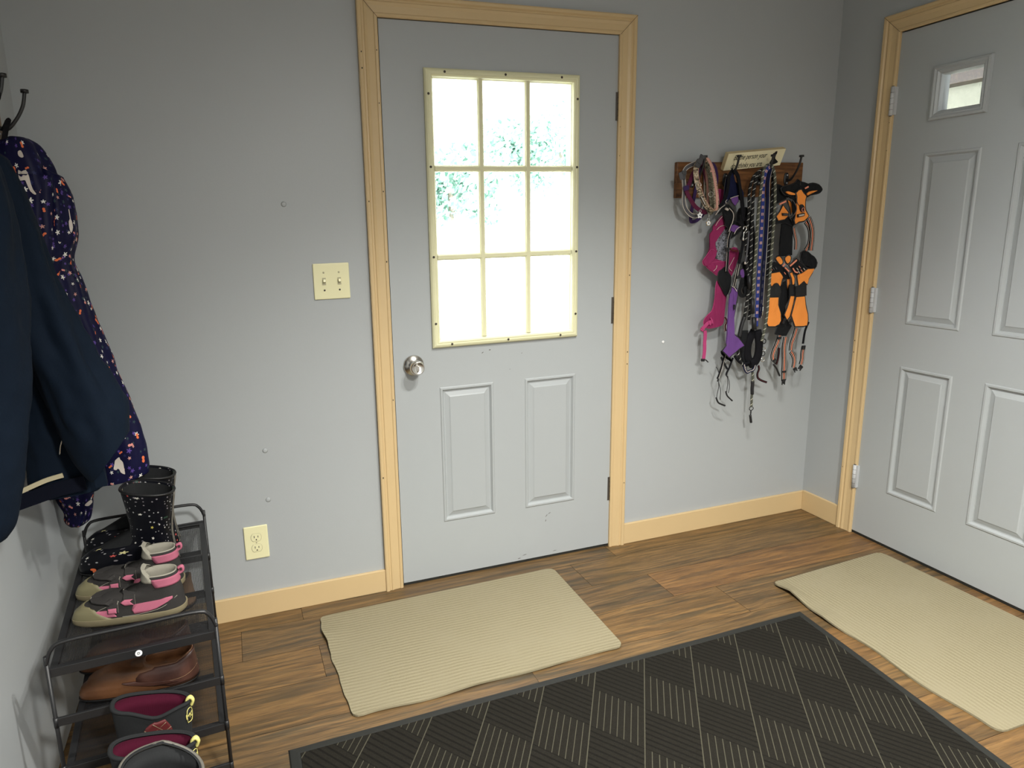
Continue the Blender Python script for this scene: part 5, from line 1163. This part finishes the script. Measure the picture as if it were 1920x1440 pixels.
web(o1, 'strap', 6, [(990, 140), (930, 280), (900, 420), (880, 560)], -.076, .010, 'bweb'); striped(o1, 6, [(890, 620), (870, 750), (865, 850), (840, 960)], -.078, .0135)
buckle(o1, 'slider_buckle', 6, (890, 630), -.082, .018, .018, 0, 'black', False); buckle(o1, 'buckle', 6, (830, 1020), -.080, .017, .022, 40, 'black')
o2 = thing('dog_harness', 'orange and black dog harness behind its twin, next to the rope leads', 'harness', group='orange dog harnesses')
patch(o2, 'neck_yoke', 4, [(340, 190), (430, 180), (520, 230), (640, 240), (660, 340), (560, 420), (470, 460), (360, 520), (350, 350)], -.060, 'bweb2', 'black', .003, th=.008)
patch(o2, 'chest_plate', 4, [(500, 570), (530, 620), (600, 700), (590, 780), (530, 830), (410, 855), (375, 780), (440, 690)], -.070, 'orange', 'black', .0030, smooth=0)
patch(o2, 'inner_panel', 4, [(590, 470), (640, 490), (690, 570), (690, 640), (650, 730), (640, 620)], -.064, 'orange', 'black', .0026, smooth=0)
web(o2, 'reflective_tab', 4, [(430, 545), (555, 485)], -.076, .007, 'salmon'); patch(o2, 'name_patch', 4, [(485, 715), (590, 720), (590, 765), (495, 765)], -.078, 'black', None, smooth=0, amp=0); web(o2, 'patch_print', 4, [(505, 742), (580, 742)], -.083, .0035, 'greyweb')
patch(o2, 'lower_edge', 4, [(335, 800), (380, 780), (420, 860), (540, 840), (620, 800), (720, 900), (690, 960), (560, 900), (440, 900), (340, 930)], -.068, 'bweb2', 'black', .0026, smooth=0)
patch(o2, 'back_strip', 4, [(480, 880), (680, 880), (680, 1150), (670, 1520), (430, 1540), (440, 1300), (460, 1100)], -.062, 'bweb2', 'bweb', .002, smooth=0)
striped(o2, 4, [(700, 1000), (720, 1120), (745, 1260), (740, 1420)], -.060, .010)
patch(o2, 'top_tab', 5, [(360, 250), (420, 215), (470, 260), (490, 330), (450, 370), (400, 320)], -.084, 'orange', 'black', .0030)
patch(o2, 'back_plate', 5, [(245, 400), (330, 330), (440, 390), (560, 480), (620, 640), (540, 640), (440, 510), (250, 540)], -.080, 'bweb2', 'black', .003, smooth=0)
for q in ((260, 440), (300, 430), (350, 420), (520, 520)): web(o2, 'stitch_mark', 5, [(q[0], q[1]), (q[0] + 24, q[1] + 40)], -.088, .0026, 'salmon' if q[0] in (260, 520) else 'greyweb')
web(o2, 'reflective_bar', 5, [(490, 405), (530, 360)], -.090, .0055, 'salmon')
patch(o2, 'saddle_panel', 5, [(245, 550), (430, 515), (500, 620), (470, 740), (440, 790), (400, 730), (340, 740), (270, 790), (250, 680)], -.082, 'orange', 'black', .0028, smooth=0, amp=.006)
patch(o2, 'girth_band', 5, [(235, 800), (300, 780), (380, 725), (440, 790), (455, 900), (430, 1000), (230, 1000)], -.086, 'black', None, smooth=0)
patch(o2, 'lower_panel', 5, [(240, 1010), (410, 1005), (405, 1150), (450, 1330), (455, 1450), (420, 1520), (340, 1560), (220, 1560), (180, 1480), (190, 1300)], -.084, 'orange', 'black', .0032, smooth=0, amp=.003)
patch(o2, 'fold_panel', 5, [(575, 650), (630, 640), (620, 740), (580, 850)], -.074, 'orange', 'black', .0026, smooth=0)
patch(o2, 'fold_black', 5, [(440, 750), (560, 700), (620, 800), (600, 1050), (520, 1200), (530, 1440), (470, 1440), (430, 1200), (450, 950)], -.070, 'bweb2', 'black', .002, smooth=0)
patch(o2, 'lower_black', 6, [(460, 60), (560, 80), (660, 220), (560, 400), (460, 400), (350, 370), (380, 260), (440, 200)], -.074, 'bweb2', 'black', .002, smooth=0)
buckle(o2, 'side_buckle', 6, (510, 120), -.090, .012, .026, 25, 'black', False)
striped(o2, 6, [(430, 400), (400, 520), (340, 660), (300, 780), (310, 870)], -.078, .0145); buckle(o2, 'slider_buckle', 6, (425, 450), -.083, .018, .012, 0, 'black', False)
buckle(o2, 'buckle', 6, (330, 890), -.078, .016, .020, -50, 'black')
striped(o2, 6, [(550, 430), (520, 620), (520, 800), (515, 1000), (510, 1090), (508, 1270)], -.080, .0150); buckle(o2, 'slider_buckle', 6, (520, 1100), -.085, .019, .008, 0, 'black', False); buckle(o2, 'buckle', 6, (503, 1290), -.080, .0165, .026, 0, 'black')
web(o2, 'strap', 6, [(420, 640), (410, 760), (390, 880), (360, 960)], -.070, .010, 'bweb', [(-.1, .1, 'diamondred')])
cord(o2, 'cord_lock', 6, [(310, 960), (370, 1040), (400, 1110), (430, 1180)], -.070, .004, 'black', 3)
